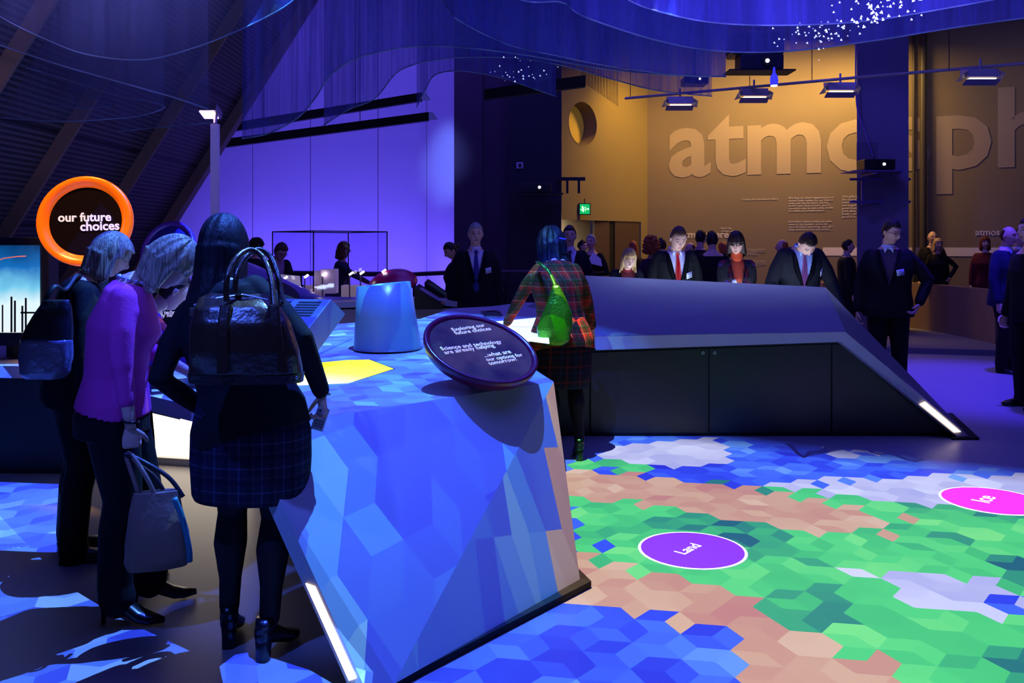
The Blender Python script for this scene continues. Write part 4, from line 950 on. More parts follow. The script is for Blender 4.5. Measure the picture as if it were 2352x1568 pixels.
# purple-rimmed one beyond the two women, and the green/red rimmed one below it
cs = W(385, 575, 6.6); ns = Vector((-.30, -1, .35)).normalized()
t, f, Mx = dish('ring_sign', cs, ns, .235, .12, (96, 50, 130), mat('sign_face_violet', (52, 40, 120), rough=.3), 'dark round sign with glossy violet rim between the two women', rimw=.16)
bm = nb(); cyl(bm, (0, .12, -.04), (0, .2, -.70), .04, 20); link('sign_stalk', bm, M_black, t)
cs = W(385, 706, 5.0); ns = Vector((.1, -1, .45)).normalized()
t, f, Mx = dish('dish_sign', cs, ns, .168, .09, (150, 14, 30), mat('sign_face_black', (12, 12, 14), rough=.15), 'small black round sign with red rim seen between the two women', rimw=.09, lip=.01)
for s, x0, y0, x1, y1, c in (('Exploring our', 330, 699, 400, 696, M_wletter), ('future choices', 330, 707, 405, 704, M_wletter), ('Science and technology', 318, 723, 430, 720, M_wletter), ('are already helping', 322, 730, 420, 727, M_wletter)):
    a, b_ = solve(x0, y0), solve(x1, y1); text('sign_lettering', s, (b_-a).length, c, t, basis(a+ns*.004, b_-a, (0, 0, 1)), bold=.02, thick=.001)
bm = nb(); cyl(bm, (0, .08, -.04), (0, .1, -.33), .04, 20); link('sign_mount', bm, M_black, t)
# slanted monitor housing with vents
mh = empty('monitor_housing', (-1.0, 4.75, .86), 'slanted slab-shaped screen housing with slots on the table behind the leather bag', 'monitor')
b0 = W(690, 858, 4.55); b0.z = .872; t0 = W(794, 721, 5.0); th = W(761, 687, 4.88)-t0; lw = Vector((-.72, .12, 0))
q2 = [b0, b0+lw, t0+lw, t0]; q = [v+th for v in q2]
bm = nb(); hexa(bm, q2+q); kid(mh, 'case', bm, mat('housing_grey', (104, 104, 128), rough=.45)); bevel(mh.children[0], .004)
ux = (q[3]-q[2]); uy = (q[1]-q[2]); nn = uy.cross(ux).normalized()
if nn.y > 0: nn = -nn
for k in (.52, .76):
    bm = nb()
    for i in range(6):
        a = q[2]+ux*k+uy*(.05+i*.045); a2 = a+ux*.18; slab(bm, [a, a2, a2+uy*.022, a+uy*.022], nn*.003)
    kid(mh, 'vent', bm, M_black)
bm = nb(); a = q[2]+ux*.12+uy*.44; slab(bm, [a, a+ux*.74, a+ux*.74+uy*.46, a+uy*.46], nn*.003); kid(mh, 'screen', bm, M_scr)
bm = nb(); pb = q2[1]; cyl(bm, (-1.25, 4.75, .86), (-1.22, 4.85, 1.0), .05); kid(mh, 'foot', bm, M_white)
# little tilted touch screen on the ledge between the women
ts = empty('touch_screen', (-1.75, 4.45, .85), 'small tilted touch screen in a violet frame between the two women', 'screen')
q = [W(322, 925, 4.3), W(408, 945, 4.15), W(445, 850, 4.5), W(375, 830, 4.7)]
bm = nb(); slab(bm, q, (.0, .03, -.045)); kid(ts, 'frame', bm, M_white)
c_ = sum(q, Vector())/4; bm = nb(); slab(bm, [c_+(v-c_)*.86+Vector((0, -.004, .006)) for v in q], (0, -.001, .003)); kid(ts, 'screen', bm, M_scr)
bm = nb(); slab(bm, [Vector((-1.95, 4.35, .852)), Vector((-1.6, 4.2, .852)), Vector((-1.5, 4.55, .852)), Vector((-1.85, 4.65, .852))], (0, 0, .05)); kid(ts, 'stand', bm, M_white)
# tall screen at the far left
tv = empty('tall_monitor', W(40, 780, 5.3), 'large upright screen showing a blue graph and black towers at the left edge', 'monitor')
a = W(-170, 545, 5.3); b_ = W(108, 795, 5.3)
bm = nb(); box(bm, ((a.x+b_.x)/2, 5.38, (a.z+b_.z)/2), (b_.x-a.x, .12, a.z-b_.z)); kid(tv, 'bezel', bm, mat('monitor_black', (12, 14, 34), rough=.4)); bevel(tv.children[0], .006)
ma = bpy.data.materials.new('blue_graph_screen'); ma.use_nodes = True; nt = ma.node_tree; b = nt.nodes['Principled BSDF']; b.inputs['Base Color'].default_value = (.01, .01, .02, 1); b.inputs['Roughness'].default_value = .2
tc = nt.nodes.new('ShaderNodeTexCoord'); se = nt.nodes.new('ShaderNodeSeparateXYZ'); nt.links.new(tc.outputs['Object'], se.inputs[0]); Ex.nt = nt
nz = nt.nodes.new('ShaderNodeTexNoise'); nz.inputs['Scale'].default_value = 7; nt.links.new(tc.outputs['Object'], nz.inputs['Vector'])
zz = Ex(se.outputs[2])*1.75-.02+(Ex(nz.outputs[0])-.5)*.25
nt.links.new(ramp(zz, [(.0, (235, 245, 255)), (.35, (225, 250, 255)), (.55, (120, 205, 240)), (.75, (20, 110, 190)), (1, (4, 50, 100))]), b.inputs['Emission Color']); b.inputs['Emission Strength'].default_value = 1.0
bm = nb(); a = W(-160, 563, 5.3); b_ = W(89, 764, 5.3); slab(bm, [(a.x, 5.315, a.z), (b_.x, 5.315, a.z), (b_.x, 5.315, b_.z), (a.x, 5.315, b_.z)], (0, -.004, 0)); sc_ = kid(tv, 'screen', bm, ma)
bm = nb(); Mk = M_black
for (x, y0, wd) in ((24, 681, 4), (32, 690, 4), (49, 702, 4), (57, 684, 4), (4, 700, 3), (-20, 690, 4), (-50, 676, 4)):
    a = W(x, y0, 5.305); b_ = W(x+wd, 763, 5.305); slab(bm, [(a.x, 5.308, a.z), (b_.x, 5.308, a.z), (b_.x, 5.308, b_.z), (a.x, 5.308, b_.z)], (0, -.003, 0))
a = W(46, 716, 5.3); b_ = W(80, 720, 5.3); slab(bm, [(a.x, 5.308, a.z), (b_.x, 5.308, a.z), (b_.x, 5.308, b_.z), (a.x, 5.308, b_.z)], (0, -.003, 0)); kid(sc_, 'towers', bm, Mk).location = -Vector((0, 0, 0))
bm = nb(); pts = [W(-60, 612, 5.304), W(-20, 604, 5.304), W(8, 593, 5.304), W(38, 589, 5.304), W(59, 588, 5.304)]; tube(bm, pts, .003); kid(sc_, 'graph_line', bm, mat('graph_orange', (240, 120, 90), em=(240, 120, 90), es=.8))
for c in list(sc_.children):       # children were written relative to the world
    for v in c.data.vertices: v.co += Vector(sc_.location)-Vector(tv.location)
bm = nb(); a = W(10, 795, 5.3); cyl(bm, (a.x, 5.42, .86), (a.x, 5.42, a.z+.05), .05); kid(tv, 'stand', bm, M_black)

# ---------------------------------------------------------------- right console
rc = empty('exhibit_console', (2.2, 7.6, 0), 'long low white exhibit table with black doors and a raised blue-lit back across the middle', 'exhibit table')
S0 = W(1368, 772, 6.98); S1 = W(1368, 804, 6.98); K0 = W(1942, 762, 6.95); K1 = W(1931, 785, 6.95); L0 = G(2222, 1008, .02); L0 = Vector((3.66, 6.98, .02)); L1 = Vector((3.56, 6.96, .02))
T1 = W(1345, 633, 8.0); T0 = Vector((.10, 7.9, .97)); K2 = W(1896, 660, 7.75)
bm = nb(); hexa(bm, [S1, K1, K1+Vector((0, .9, .1)), S1+Vector((0, .9, 0)), S0, K0, K0+Vector((-.0, .9, .1)), S0+Vector((0, .9, .0))]); kid(rc, 'front_band', bm, M_white)
L2 = Vector((3.95, 7.9, .02))
bm = nb()
for pts in ((S0, K0, K2, T1), (S0, T1, T0), (K0, L0, L2, K2)):
    bm.faces.new([bm.verts.new(v+Vector((0, -.002, .002))) for v in pts])
r_ = bmesh.ops.solidify(bm, geom=bm.faces[:], thickness=.012)
kid(rc, 'raised_back', bm, M_white)
bm = nb(); hexa(bm, [K1, L1, L1+Vector((0, .30, 0)), K1+Vector((0, .30, 0)), K0, L0, L0+Vector((0, .30, 0)), K0+Vector((0, .30, .03))]); kid(rc, 'leg_band', bm, M_white)
def lb(t, s): a = K0+(L0-K0)*t; c = K1+(L1-K1)*t; return a+(c-a)*s+Vector((0, -.004, 0))
bm = nb(); slab(bm, [lb(.66, .22), lb(.955, .22), lb(.955, .85), lb(.66, .85)], (0, -.004, 0)); kid(rc, 'light_strip', bm, M_strip)
# cabinet face and doors
Yd = 7.08
def dpt(x, z): return Vector(((x-CX)*Yd/F, Yd, z))
bm = nb(); slab(bm, [dpt(1230, .0), dpt(2188, .0), K1+Vector((0, .12, .0)), S1+Vector((-.5, .1, 0))], (0, .6, 0)); kid(rc, 'carcass', bm, M_black)
zt = lambda x: (S1.z+(K1.z-S1.z)*(x-1368)/(1931-1368))-.03
for (x0, x1) in ((1240, 1352), (1357, 1625), (1629, 1906)):
    bm = nb(); slab(bm, [dpt(x0, .03), dpt(x1, .03), dpt(x1, zt(x1)), dpt(x0, zt(x0))], (0, -.018, 0)); d_ = kid(rc, 'door', bm, M_dark)
    for lx in ((1614,) if x0 == 1357 else (1641,) if x0 == 1629 else ()):
        bm = nb(); c_ = W(lx, 810, Yd-.02)-Vector(rc.location); cyl(bm, c_, c_+Vector((0, -.012, 0)), .014); link('lock', bm, M_steel, d_)
        bm = nb(); cyl(bm, c_+Vector((0, -.012, 0)), c_+Vector((0, -.014, 0)), .005)
        k_ = link('keyhole', bm, M_black, d_)
bm = nb(); slab(bm, [dpt(1910, .03), dpt(2170, .03), dpt(1935, zt(1931)-.02), dpt(1910, zt(1910))], (0, -.018, 0)); kid(rc, 'end_panel', bm, M_dark)
bm = nb(); slab(bm, [Vector((3.50, 6.93, 0)), Vector((3.72, 6.93, 0)), Vector((4.02, 7.95, 0)), Vector((3.8, 7.95, 0))], (0, 0, .018)); kid(rc, 'floor_shoe', bm, M_plinth)
# the work surface behind the raised back, with screens that light the visitors' faces
bm = nb(); slab(bm, [Vector((.75, 8.05, .90)), Vector((2.9, 7.8, .90)), Vector((2.95, 8.35, .88)), Vector((.8, 8.5, .88))], (0, 0, -.05)); kid(rc, 'rear_worktop', bm, M_white)
for (x0, x1) in ((1.0, 1.35), (1.55, 1.95), (2.05, 2.45), (2.6, 2.88)):
    bm = nb(); slab(bm, [Vector((x0, 8.12, .906)), Vector((x1, 8.08, .906)), Vector((x1, 8.30, .899)), Vector((x0, 8.34, .899))], (0, 0, .004)); kid(rc, 'rear_screen', bm, mat('bright_screen', (230, 240, 255), em=(205, 222, 255), es=22))
# projected floor labels, their light modelled as thin coloured discs
def projected_disc(px, py, name, s, c, label, x0, y0, x1, y1, r):
    g = G(px, py); t = empty(name, g, label, 'projected label'); 
    bm = nb(); lathe(bm, [(r, 0), (r, .0012)], Matrix.Identity(4), 64); link('border', bm, mat('disc_white', (240, 240, 245), rough=.5), t)
    bm = nb(); lathe(bm, [(r*.955, .0012), (r*.955, .0020)], Matrix.Identity(4), 64); link('disc', bm, mat('disc_'+name+s, c, rough=.5), t)
    a = G(x0, y0)-g; b_ = G(x1, y1)-g; text('lettering', s, (b_-a).length, MC['disc_white'], t, basis(a+Vector((0, 0, .0022)), b_-a, Vector((0, 0, 1)).cross(b_-a)), bold=.01, thick=.0004)
projected_disc(1590, 1262, 'projected_disc', 'Land', (92, 20, 255), 'blue-violet projected disc with white border reading Land', 1573, 1274, 1612, 1254, .272)
projected_disc(2280, 1149, 'projected_disc', 'Ice', (205, 30, 245), 'purple projected disc with white border reading Ice', 2272, 1156, 2288, 1143, .295)

# ---------------------------------------------------------------- ceiling gauze
G1 = gauze_mat('gauze_blue', (84, 88, 160), .58)
G2 = gauze_mat('gauze_grey', (88, 96, 130), .30)
M_hem = mat('hem_tape', (84, 100, 120), rough=.6)
def curtain(pts, Y, label, m=G1, amp=.12, freq=3.0, top=6.6, hem=.006, dY=0.0, ph=0.0):
    P_ = catmull([Vector((x, y, 0)) for x, y in pts], 10)
    L = len(P_); bm = nb(); cols = []; hemp = []
    for i, p_ in enumerate(P_):
        s = i/(L-1); yy = Y+dY*s+amp*math.sin(freq*2*PI*s+ph)+amp*.35*math.sin(freq*7.3*PI*s+ph*2)
        b_ = W(p_.x, p_.y, yy); col_ = []
        for k in range(7):
            z = b_.z+(max(top, b_.z+.3)-b_.z)*k/6; y2 = yy+.05*math.sin(9*s+k*.7)*k/6
            col_.append(bm.verts.new((b_.x, y2, z)))
        cols.append(col_); hemp.append(b_)
    for i in range(L-1):
        for k in range(6): bm.faces.new((cols[i][k], cols[i+1][k], cols[i+1][k+1], cols[i][k+1]))
    o = link('hanging_gauze', bm, m, None, True); tag(o, label, 'curtain', 'sheer ceiling drapes')
    bm = nb(); tube(bm, hemp, hem, 6); link('hem', bm, M_hem, o, True)
    return o
c1 = curtain([(-120, -40), (0, 38), (100, 88), (200, 125), (330, 137), (450, 108), (560, 64), (640, 24), (700, -20)], 5.6, 'sheer drape sweeping in the widest low arc at upper left', G2, .10, 1.5, hem=.005)
curtain([(-100, 70), (0, 104), (140, 150), (280, 190), (400, 224), (478, 250)], 6.3, 'sheer drape whose hem runs down to the floodlight', G2, .08, 1.2)
curtain([(-100, 120), (0, 142), (120, 172), (260, 218), (340, 232), (378, 246), (330, 264), (270, 272), (140, 279), (0, 270)], 7.2, 'sheer drape with a folded-back tip at the far left', G2, .1, 1.2)
curtain([(-60, 165), (60, 190), (160, 205), (230, 232), (265, 240), (200, 248), (60, 240)], 7.8, 'palest sheer drape low down at the left edge', G2, .1, 1.2)
curtain([(270, 302), (330, 296), (420, 288), (485, 282)], 8.2, 'short sheer drape hanging just left of the lamp post', G2, .05, 1.0)
curtain([(556, 318), (620, 305), (684, 270), (722, 228), (764, 168), (832, 130), (940, 108), (1050, 108), (1200, 125), (1390, 158), (1560, 173), (1667, 176)], 7.4, 'sheer drape with straight left edge over the black ceiling bars', G1, .14, 4.0, hem=.007)
cB = curtain([(744, 287), (800, 252), (862, 225), (922, 160), (1030, 134), (1180, 133), (1290, 150), (1400, 180), (1510, 208), (1635, 221)], 8.2, 'dark sheer drape rising in a curve then trailing right', G1, .14, 4.0, ph=1)
curtain([(957, 246), (975, 210), (1000, 172), (1060, 163), (1150, 178), (1230, 205), (1277, 221)], 8.8, 'narrow pointed sheer drape hanging at the centre', G1, .10, 3.0, ph=2)
curtain([(1005, -20), (1030, 22), (1062, 52), (1170, 103), (1290, 130), (1390, 150), (1540, 170), (1667, 176)], 6.8, 'sheer drape curving down from the top centre', G1, .12, 3.0, ph=.5)
cL = curtain([(1110, -60), (1200, 0), (1290, 5), (1342, 38), (1500, 90), (1640, 116), (1800, 118), (2000, 94), (2200, 62), (2420, 32)], 6.2, 'longest sheer drape crossing the column at upper right', G1, .10, 4.0, hem=.007, ph=2)
cH = curtain([(1380, -50), (1445, 0), (1520, 28), (1640, 52), (1800, 58), (1990, 48), (2200, 14), (2400, -24)], 5.6, 'sheer drape highest up at the top right corner', G1, .10, 4.0, hem=.006, ph=3)
# the bare threads at the amber corner
bm = nb(); 
for i in range(26):
    s = i/25; x = 1335+84*s; y = 186+58*s; a = W(x, y, 9.4+.1*math.sin(i)); cyl(bm, a, a+Vector((.01*math.sin(i*3), 0, .42+.2*s)), .0025, 4)
o = link('thread_fringe', bm, mat('thread_dark', (60, 44, 30), rough=.6), cB)
# projected flecks of light on the drapes, modelled as small glowing triangles
ms_ = mat('spangle', (230, 240, 255), rough=.3, em=(220, 235, 255), es=.9)  # glow of the projected light flecks
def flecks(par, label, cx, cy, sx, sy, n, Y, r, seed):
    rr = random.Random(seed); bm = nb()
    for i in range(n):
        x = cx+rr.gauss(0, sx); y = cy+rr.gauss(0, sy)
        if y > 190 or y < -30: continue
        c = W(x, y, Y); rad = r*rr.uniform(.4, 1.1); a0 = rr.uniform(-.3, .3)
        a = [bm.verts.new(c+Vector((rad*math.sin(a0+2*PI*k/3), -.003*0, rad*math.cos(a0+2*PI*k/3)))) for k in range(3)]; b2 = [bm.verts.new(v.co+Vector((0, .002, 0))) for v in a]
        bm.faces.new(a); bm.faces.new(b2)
    tag(link('light_flecks', bm, ms_, par), label, kind='stuff')
flecks(cH, 'cluster of tiny white projected triangles on the upper right drapes', 2010, 22, 55, 24, 70, 5.45, .013, 3)
flecks(cL, 'scatter of faint small projected triangles left of the brightest ones', 1880, 75, 50, 18, 60, 6.0, .010, 4)
flecks(cB, 'few bright projected specks near the centre drape tip', 1195, 170, 40, 16, 34, 8.1, .010, 5)
# black bars (blind headers) in front of the violet wall
for (x0, y0, x1, y1, hgt_, lb_) in ((506, 320, 984, 257, .19, 'lower long black bar slanting across the violet wall'), (506, 286, 968, 212, .19, 'upper long black bar slanting across the violet wall')):
    a = W(x0, y0, 15.6); b_ = W(x1, y1, 12.4); t = empty('ceiling_bar', a, lb_, 'bar', 'black bars before the violet wall')
    bm = nb(); hexa(bm, [a+Vector((0, 0, -hgt_*.0-.15)), b_+Vector((0, 0, -.12)), b_+Vector((0, .1, -.12)), a+Vector((0, .1, -.15)), a, b_, b_+Vector((0, .1, 0)), a+Vector((0, .1, 0))]); kid(t, 'bar', bm, M_black)
    bm = nb(); slab(bm, [b_+Vector((.005, 0, .0)), b_+Vector((.06, .0, -.0)), b_+Vector((.13, .0, -.10)), b_+Vector((.005, 0, -.11))], (0, .05, 0)); kid(t, 'end_bracket', bm, M_wall)
    for s in (.25, .72): bm = nb(); p_ = a.lerp(b_, s); cyl(bm, p_, (p_.x, p_.y, 8), .006, 6); kid(t, 'hanger', bm, M_black)
a = W(1112, 205, 11); b_ = W(1345, 172, 10); bm = nb(); hexa(bm, [a+Vector((0, 0, -.13)), b_+Vector((0, 0, -.13)), b_+Vector((0, .1, -.13)), a+Vector((0, .1, -.13)), a, b_, b_+Vector((0, .1, 0)), a+Vector((0, .1, 0))])
tag(link('ceiling_bar', bm, M_black), 'black bar end above the dark pier at the centre', 'bar')
# lamp post with floodlight
lp = empty('floodlight_post', (W(494, 0, 8.6).x, 8.6, 0), 'slim square post with a glowing square floodlight on top at left', 'lamp')
pt = W(494, 285, 8.6)
bm = nb(); box(bm, (pt.x, 8.6, pt.z/2), (.07, .07, pt.z)); kid(lp, 'post', bm, mat('post_grey', (215, 200, 225), rough=.5)); 
bm = nb(); q = [W(452, 253, 8.5), W(495, 253, 8.5), W(509, 274, 8.85), W(468, 274, 8.85)]; slab(bm, q, (0, .03, .07)); kid(lp, 'lamp_head', bm, M_steel)
c_ = sum(q, Vector())/4; bm = nb(); slab(bm, [c_+(v-c_)*.78+Vector((0, -.012, -.006)) for v in q], (0, .002, .004)); kid(lp, 'lamp_glass', bm, mat('lamp_violet', (255, 230, 255), em=(255, 205, 255), es=5))
bm = nb(); cyl(bm, (pt.x, 8.6, pt.z), (pt.x-.01, 8.65, pt.z+.10), .02); kid(lp, 'bracket', bm, M_steel)
# projectors
def projector(name, c, wdt, label, facing=(0, -1, 0), lens=(245, 235, 255), es=9, m=M_black):
    t = empty(name, c, label, 'projector'); h_ = wdt*.34
    bm = nb(); box(bm, (0, .15, h_/2), (wdt, .34, h_)); bevel(link('case', bm, m, t), .015, 3)
    bm = nb(); cyl(bm, (wdt*.1, -.02, h_*.5), (wdt*.1, -.06, h_*.5), h_*.36, 24, h_*.33); link('lens_ring', bm, M_black, t, False)
    bm = nb(); cyl(bm, (wdt*.1, -.06, h_*.5), (wdt*.1, -.066, h_*.5), h_*.13, 20); link('lens', bm, mat('lens_glow', (255, 255, 255), em=lens, es=es), t)
    bm = nb()
    for i in range(6): box(bm, (-wdt*.30, -.022, h_*(.25+.1*i)), (wdt*.22, .006, h_*.04))
    link('grille', bm, M_steel if False else mat('grille_grey', (40, 40, 50)), t)
    return t
pc = W(2000, 392, 14.25); pj = projector('projector', Vector((pc.x+.06, 14.05, pc.z-.0)), .50, 'black projector on the shelf bracket of the blue column', m=mat('projector_black', (14, 12, 24), rough=.35))
zs_ = pc.z-.01
M_br = mat('bracket_lilac', (105, 92, 165), rough=.5, metal=.3)
sh = empty('projector_shelf', (pc.x, 14.4, zs_), 'pale metal bracket shelf strapped round the blue column', 'shelf')
bm = nb(); slab(bm, [Vector((W(1958, 0, 14).x, 13.95, zs_-.02)), Vector((W(2078, 0, 14).x, 13.95, zs_-.02)), Vector((W(2078, 0, 14).x, 14.5, zs_-.02)), Vector((W(1958, 0, 14).x, 14.5, zs_-.02))], (0, 0, .015)); kid(sh, 'shelf_board', bm, M_br)
for (y_, nm) in ((411, 'strap'), (463, 'strap')):
    z = W(0, y_, 14.4).z; bm = nb(); a = W(1955, 0, 14.4).x; b_ = W(2095, 0, 14.4).x; box(bm, ((a+b_)/2, 14.46, z), (b_-a, .03, .04))
    for i in range(12): box(bm, (a+(b_-a)*(i+.5)/12, 14.44, z), (.03, .02, .018))
    kid(sh, nm, bm, M_br)
for x_ in (1985, 2045):
    bm = nb(); xx = W(x_, 0, 14.4).x; box(bm, (xx, 14.47, (zs_+W(0, 470, 14.4).z)/2), (.04, .03, zs_-W(0, 470, 14.4).z)); box(bm, (xx, 14.2, zs_-.05), (.03, .5, .03)); kid(sh, 'bracket_arm', bm, M_br)
bm = nb(); box(bm, (W(2010, 0, 14.5).x, 14.49, W(0, 350, 14.5).z), (.62, .02, .32)); tag(link('cable_box', bm, M_col), 'flat grey mounting plate behind the column projector', 'plate')
bm = nb(); tube(bm, catmull([W(1966, 100, 14.4), W(1968, 240, 14.4), W(1990, 310, 14.4), W(2005, 360, 14.4)], 8), .014, 8); tag(link('cable', bm, M_br), 'thin cable curving down the left edge of the blue column', 'cable')
# the one on the dark pier
pc = W(1232, 442, 14.6); pj2 = projector('projector', Vector((pc.x, 14.6, pc.z)), .50, 'black projector on a bracket arm of the dark pier', es=12, m=M_black)
wb = empty('wall_bracket', (pc.x, 15.0, pc.z-.03), 'black shelf arm reaching from the dark pier past the amber wall', 'bracket')
bm = nb(); box(bm, (pc.x+.1, 14.75, pc.z-.02), (.7, .5, .02)); kid(wb, 'tray', bm, M_black)
bm = nb(); a = W(1285, 410, 15); box(bm, (a.x+.2, 15.08, a.z), (.5, .05, .06)); box(bm, (a.x+.14, 15.08, a.z-.12), (.04, .04, .26)); box(bm, (a.x+.34, 15.08, a.z-.12), (.04, .04, .26)); kid(wb, 'arm', bm, M_black)
bm = nb(); box(bm, (pc.x-.1, 14.9, pc.z+.2), (.6, .04, .03)); kid(wb, 'rail', bm, M_black)
a = W(1194, 380, 15.14); bm = nb(); box(bm, a, (.12, .05, .11)); so_ = tag(link('thermostat', bm, mat('thermostat_white', (170, 165, 185), rough=.5)), 'small white square control box on the dark pier', 'control box'); bevel(so_, .01)
bm = nb(); box(bm, (0, 0, 0), (.05, .01, .06)); w_ = link('display', bm, M_black, so_); w_.data.transform(Matrix.Translation(a+Vector((0, -.028, 0))))
# ceiling projectors behind the gauze
pc = W(1750, 158, 12.5); pj3 = projector('projector', pc, .62, 'dark projector with glowing lens hanging under the ceiling', es=6, m=mat('ceiling_projector', (20, 22, 50), rough=.4))
bm = nb(); box(bm, (-.05, .2, .38), (.75, .45, .34)); bevel(link('upper_housing', bm, MC['ceiling_projector'], pj3), .04, 3)
bm = nb(); cyl(bm, (0, .2, .55), (0, .2, 8-pc.z-.02), .04); link('hanger', bm, M_black, pj3)
bm = nb(); box(bm, (.0, .15, -.02), (.95, .4, .02)); link('tray', bm, M_black, pj3)
pc = W(1600, 192, 13.0); pj4 = projector('projector', pc, .36, 'small dark projector above the leftmost track lamp', es=0, m=MC['ceiling_projector'])
bm = nb(); cyl(bm, (0, .15, .1), (0, .15, 8-pc.z-.02), .02); link('hanger', bm, M_black, pj4)
# track with lamps
trk = [W(1436, 226, 14.6), W(1968, 178, 12.6), W(2420, 140, 11.4)]
tr = empty('lighting_track', trk[0], 'long thin ceiling track running right along the brown wall', 'lighting track')
bm = nb(); tube(bm, trk, .022, 8); kid(tr, 'rail', bm, mat('track_grey', (150, 140, 130), rough=.5))
for (x, y) in ((1722, 200), (1865, 190), (1448, 224), (2180, 160)):
    s = (x-1436)/(1968-1436); Yv = 14.6+(12.6-14.6)*s; a = W(x, y, Yv); bm = nb(); cyl(bm, a, (a.x, a.y, 8), .006, 6); kid(tr, 'hanger_wire', bm, M_black)
def tracklamp(x, y, Y, k, label):
    c = W(x, y, Y); t = empty('track_lamp', c, label, 'lamp', 'wall-washer lamps on the track')
    bm = nb(); slab(bm, [Vector((-.20*k, -.06, .10)), Vector((.20*k, -.06, .10)), Vector((.20*k, .14, .13)), Vector((-.20*k, .14, .13))], (0, -.03, -.12)); link('housing', bm, mat('lamp_grey', (170, 160, 165), rough=.4), t)
    bm = nb(); box(bm, (0, -.02, -.035), (.34*k, .1, .012)); link('diffuser', bm, mat('lamp_warm', (255, 250, 235), em=(255, 240, 215), es=2.2), t)
    for s in (-1, 1):
        bm = nb(); slab(bm, [Vector((s*.2*k, -.09, .06)), Vector((s*.27*k, -.1, .02)), Vector((s*.29*k, .06, -.06)), Vector((s*.2*k, .06, -.04))], (0, 0, .006)); link('flap', bm, MC['lamp_grey'], t)
    bm = nb(); slab(bm, [Vector((-.24*k, -.12, -.06)), Vector((.2*k, -.12, -.06)), Vector((.2*k, .0, -.12)), Vector((-.24*k, .0, -.12))], (0, 0, .004)); link('louvre', bm, mat('louvre_grey', (120, 116, 150), rough=.5), t)
    bm = nb(); cyl(bm, (0, 0, .1), (0, 0, .24), .015); link('stem', bm, MC['lamp_grey'], t)
    return t
tracklamp(1562, 237, 14.1, 1.0, 'amber-lit lamp nearest the amber wall on the track')
tracklamp(1732, 219, 13.5, 1.0, 'pale lamp on the track under the glowing ceiling projector')
tracklamp(1930, 206, 12.9, 1.0, 'pale lamp on the track next to the blue column')
tracklamp(2252, 176, 11.8, 1.05, 'pale lamp on the track at the right of the blue column')
# hanging blue lamp
c = W(1778, 196, 12.0); t = empty('pendant_spotlight', c, 'small blue-violet glass spotlight glowing beneath the ceiling projector', 'lamp')
bm = nb(); lathe(bm, [(.05, 0), (.055, .06), (.05, .12), (.02, .17), (.012, .25)], Matrix.Identity(4), 24); link('glass', bm, mat('blue_glass', (60, 60, 220), em=(60, 60, 255), es=.8, rough=.2), t, True)
bm = nb(); lathe(bm, [(.042, -.012), (.046, 0)], Matrix.Identity(4), 24); link('bulb', bm, mat('bulb_violet', (255, 255, 255), em=(190, 170, 255), es=12), t)
bm = nb(); cyl(bm, (0, 0, .25), (0, 0, 8-c.z-.02), .006, 6); link('cable', bm, M_black, t)
# exit sign
Yx = swall(1343, 480)[2]-.15; c = W(1343, 480, Yx); t = empty('exit_sign', c, 'small green lit exit sign above the doorway', 'sign')
bm = nb(); box(bm, (0, 0, 0), (.225, .04, .225)); link('case', bm, mat('case_dark', (40, 36, 30)), t)
bm = nb(); box(bm, (0, -.024, 0.0), (.19, .008, .19)); link('green_panel', bm, mat('exit_green', (20, 200, 90), em=(10, 190, 90), es=.9), t)
bm = nb(); Mw = mat('exit_white', (240, 255, 240), em=(235, 255, 235), es=1.2)
for (x, z, sx, sz, an) in ((-.045, .045, .022, .022, 0), (-.04, .01, .022, .055, -.3), (-.06, -.02, .06, .014, .7), (-.02, -.03, .014, .06, .5), (-.02, .02, .05, .012, -.4), (.05, 0, .05, .012, 0), (.066, .01, .03, .01, .8), (.066, -.01, .03, .01, -.8), (.015, .0, .006, .1, 0)):
    box(bm, (x, -.03, z), (sx, .004, sz), Matrix.Rotation(an, 3, 'Y'))
link('running_figure', bm, Mw, t)
bm = nb(); cyl(bm, (0, .0, .11), (0, .02, .2), .01); link('bracket', bm, M_black, t)
# handrails
bm = nb(); a = W(560, 626, 14.0); b_ = W(934, 630, 14.0); tube(bm, [a, b_], .04, 12)
hr = empty('handrail', (a.x, a.y, 0), 'long straight black handrail before the violet wall', 'handrail'); kid(hr, 'rail', bm, M_black)
for i, x in enumerate((600, 690, 800, 915)):
    q_ = W(x, 628, 14); bm = nb(); box(bm, (q_.x, 14.0, q_.z/2), (.05, .05, q_.z)); kid(hr, 'baluster', bm, M_black)
a = W(944, 630, 13.8); b_ = W(1050, 625, 13.4); c = W(1290, 625, 13.4)
hr = empty('handrail', (a.x, a.y, 0), 'shorter black handrail bending past the walking grey-haired man', 'handrail')
bm = nb(); tube(bm, [a, b_, c], .035, 12); kid(hr, 'rail', bm, mat('rail_brown', (48, 36, 44), rough=.4)) 
for x, y_ in ((952, 13.78), (1060, 13.4), (1165, 13.4), (1280, 13.4)):
    q_ = W(x, 630, y_); bm = nb(); box(bm, (q_.x, y_, q_.z/2), (.05, .05, q_.z)); kid(hr, 'baluster', bm, M_black)
q_ = W(1165, 0, 13.4).x; q2_ = W(1290, 0, 13.4).x; bm = nb(); box(bm, ((q_+q2_)/2-.1, 13.45, .5), (q2_-q_+.6, .02, .95)); kid(hr, 'infill', bm, mat('infill_navy', (16, 14, 30), rough=.5))
